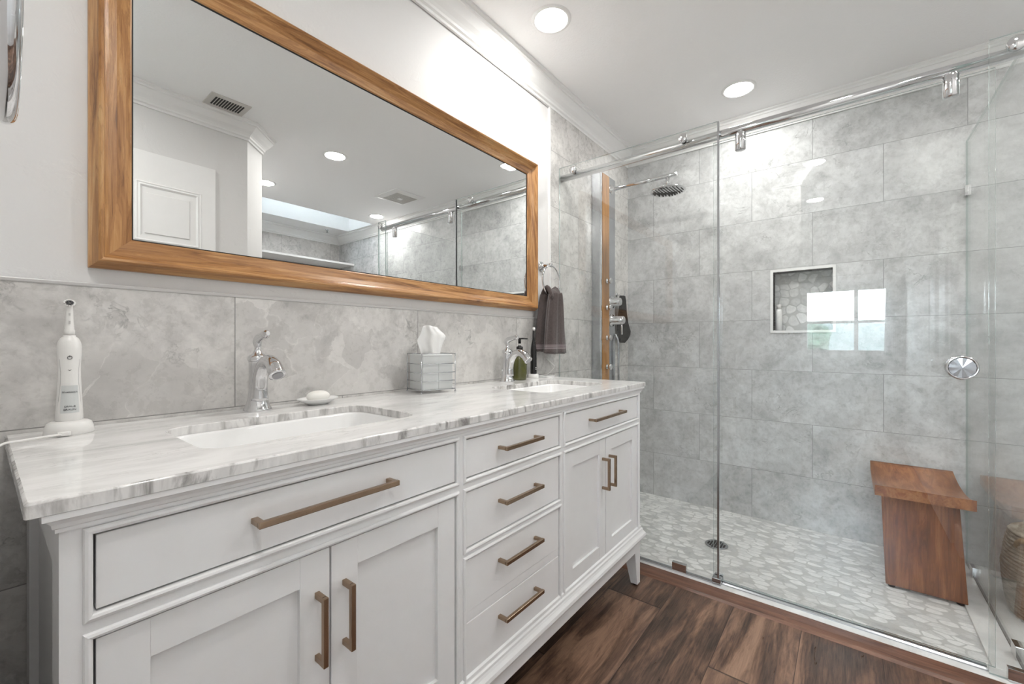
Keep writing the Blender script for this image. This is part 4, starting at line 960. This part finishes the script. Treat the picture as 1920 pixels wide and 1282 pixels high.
# ------------------------------------------------------------------ bench
t = thing('shower_bench', 'reddish teak shower bench with a concave seat standing on the pebble floor', 'bench', (2.69, -0.25, 0))
bx0, bx1, by0, by1 = 2.445, 2.935, -0.398, -0.092
bm = NB(); N = 24
def seatz(u): return 0.448 - 0.034 * math.sin(PI * u) ** 0.8 if 0 < u < 1 else 0.448
topv = [[bm.verts.new((bx0 + (bx1 - bx0) * i / N, y_, seatz(i / N) - 0.006)) for y_ in (by0, by1)] for i in range(N + 1)]
botv = [[bm.verts.new((bx0 + (bx1 - bx0) * i / N, y_, 0.398 - 0.010 * math.sin(PI * i / N))) for y_ in (by0, by1)] for i in range(N + 1)]
for i in range(N):
    f = bm.faces.new((topv[i][0], topv[i + 1][0], topv[i + 1][1], topv[i][1])); f.smooth = True
    bm.faces.new((botv[i][0], botv[i][1], botv[i + 1][1], botv[i + 1][0]))
    for k in (0, 1): bm.faces.new((topv[i][k], botv[i][k], botv[i + 1][k], topv[i + 1][k]))
bm.faces.new((topv[0][0], topv[0][1], botv[0][1], botv[0][0])); bm.faces.new((topv[-1][0], botv[-1][0], botv[-1][1], topv[-1][1]))
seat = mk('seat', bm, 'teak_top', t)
for xa, ins in ((2.475, 0.0), (2.865, 0.045)):
    bm = NB()
    v = [bm.verts.new(p) for p in ((xa, -0.380, 0.008), (xa, -0.130 - ins, 0.008), (xa + 0.036, -0.130 - ins, 0.008), (xa + 0.036, -0.380, 0.008), (xa, -0.356, 0.394), (xa, -0.115 - ins, 0.394), (xa + 0.036, -0.115 - ins, 0.394), (xa + 0.036, -0.356, 0.394))]
    for f in ((0, 1, 2, 3), (4, 7, 6, 5), (0, 4, 5, 1), (1, 5, 6, 2), (2, 6, 7, 3), (3, 7, 4, 0)): bm.faces.new([v[i] for i in f])
    bmesh.ops.bevel(bm, geom=list(bm.edges), offset=0.002, segments=1, affect='EDGES')
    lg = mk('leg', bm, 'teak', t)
    for yy in (-0.360, -0.150 - ins):
        bm = NB(); lathe(bm, [(0.012, 0.0), (0.012, 0.009)], xa + 0.018, yy, -0.003, 12); mk('foot_pad', bm, 'black', lg)

# ------------------------------------------------------------------ basket outside the return glass
bxc, byc = 2.565, -0.668
t = thing('laundry_basket', 'woven rope basket with tan rope handles standing behind the glass return panel', 'basket', (bxc, byc, 0))
bm = NB(); prof_ = [(0.001, 0.004), (0.148, 0.0)]; nco = 24
for k in range(nco):
    z_ = 0.007 + k * 0.0135; r_ = 0.158 + 0.020 * math.sin(PI * min(1, k / nco * 1.05))
    for a in (-60, -25, 0, 25, 60): prof_.append((r_ + 0.0065 * math.cos(math.radians(a)), z_ + 0.0067 * math.sin(math.radians(a))))
zt = prof_[-1][1]; prof_ += [(0.150, zt + 0.004), (0.140, zt), (0.150, 0.15), (0.135, 0.02), (0.001, 0.018)]
lathe(bm, prof_, bxc, byc, 0, 56); 
for v in bm.verts: q = noise.noise(v.co * 25) * 0.003; v.co.x += q; v.co.y += q
mk('woven_body', bm, 'rope', t)
for a0 in (PI * 0.75, -PI * 0.25):
    bm = NB(); pts = []
    for i in range(17):
        u = -1 + 2 * i / 16; an = a0 + u * 0.42; r_ = 0.166; pts.append((bxc + r_ * math.cos(an), byc + r_ * math.sin(an), 0.275 + 0.040 * (1 - u * u) ** 0.5))
    tube(bm, pts, 0.010, 10); mk('handle', bm, 'handle_rope', t)

# ------------------------------------------------------------------ ceiling fittings
def downlight(x, y, label, bulge=0.009):
    t = thing('ceiling_light', label, 'ceiling light', (x, y, H), 'round recessed ceiling lights')
    bm = NB(); lathe(bm, [(0.066, 0.0), (0.066, -0.003), (0.070, -0.006), (0.082, -0.003), (0.085, 0.0)], x, y, H, 48, cap=False); mk('trim_ring', bm, 'trimwhite', t)
    bm = NB(); lathe(bm, [(0.001, -0.0015 - bulge), (0.025, -0.0014 - bulge * .93), (0.045, -0.0013 - bulge * .72), (0.058, -0.0012 - bulge * .4), (0.0650, -0.001 - bulge * .1), (0.0655, -0.0002)], x, y, H, 40, cap=False); mk('lens', bm, 'lamp', t, recalc=True)
downlight(1.516, 0.990, 'lit round recessed ceiling light close to the crown moulding over the vanity', 0.001)
downlight(2.563, 0.465, 'lit round recessed ceiling light over the shower, right of the first')
downlight(1.634, -0.44, 'round ceiling light reflected largest in the mirror, above the exhaust fan')
downlight(2.703, -1.51, 'round ceiling light reflected in the mirror just above the shower rail end')
downlight(1.534, -1.41, 'round ceiling light reflected in the mirror, half hidden by the white wall corner')
downlight(0.10, 0.20, 'unseen round ceiling light added above the camera, outside the frame')  # added lamp, not a known fitting
downlight(-0.95, 0.25, 'unseen round ceiling light added behind the camera as fill, outside the frame')  # added lamp, lifts the ambient light by bounce from the rear room
t = thing('ceiling_vent', 'narrow rectangular ceiling vent reflected in the mirror near the crown moulding', 'vent', (0.894, -0.285, H))
bm = NB(); box(bm, 0.794, 0.994, -0.362, -0.206, H - 0.006, H + 0.001, bev=0.002); mk('frame', bm, 'grille', t)
bm = NB()
for k in range(11): box(bm, 0.823 + k * 0.0135, 0.831 + k * 0.0135, -0.335, -0.235, H - 0.0075, H - 0.0058)
mk('slots', bm, 'dark', t)
t = thing('exhaust_fan', 'square exhaust fan grille reflected in the mirror, between the two round lights', 'exhaust fan', (2.48, -0.80, H))
fx, fy = 2.48, -0.80
bm = NB(); 
for (a, z_), (b, z2) in zip(((0.165, H), (0.165, H - 0.006), (0.115, H - 0.018)), ((0.165, H - 0.006), (0.115, H - 0.018), (0.115, H - 0.014))):
    for k in range(4):
        c4 = [(-1, -1), (1, -1), (1, 1), (-1, 1)]; p, q = c4[k], c4[(k + 1) % 4]
        bm.faces.new([bm.verts.new((fx + p[0] * a, fy + p[1] * a, z_)), bm.verts.new((fx + q[0] * a, fy + q[1] * a, z_)), bm.verts.new((fx + q[0] * b, fy + q[1] * b, z2)), bm.verts.new((fx + p[0] * b, fy + p[1] * b, z2))])
mk('cover', bm, 'trimwhite', t)
bm = NB(); box(bm, fx - .115, fx + .115, fy - .115, fy + .115, H - 0.014, H - 0.012)
for k in range(15): xx = fx - 0.108 + k * 0.0154; box(bm, xx, xx + 0.009, fy - 0.112, fy + 0.112, H - 0.018, H - 0.0138, mi=1)
box(bm, fx - 0.02, fx + 0.02, fy - 0.02, fy + 0.02, H - 0.022, H - 0.017, mi=2)
mk('grille', bm, ['dark', 'grille', 'trimwhite'], t)
t = thing('sprinkler_head', 'tiny sprinkler head on the ceiling strip beyond the skylight, reflected in the mirror', 'sprinkler', (2.65, -2.466, H))
bm = NB(); lathe(bm, [(0.022, 0), (0.022, -0.003), (0.008, -0.006), (0.006, -0.03), (0.013, -0.031), (0.013, -0.033), (0.001, -0.034)], 2.65, -2.466, H, 20); mk('body', bm, 'steel', t)
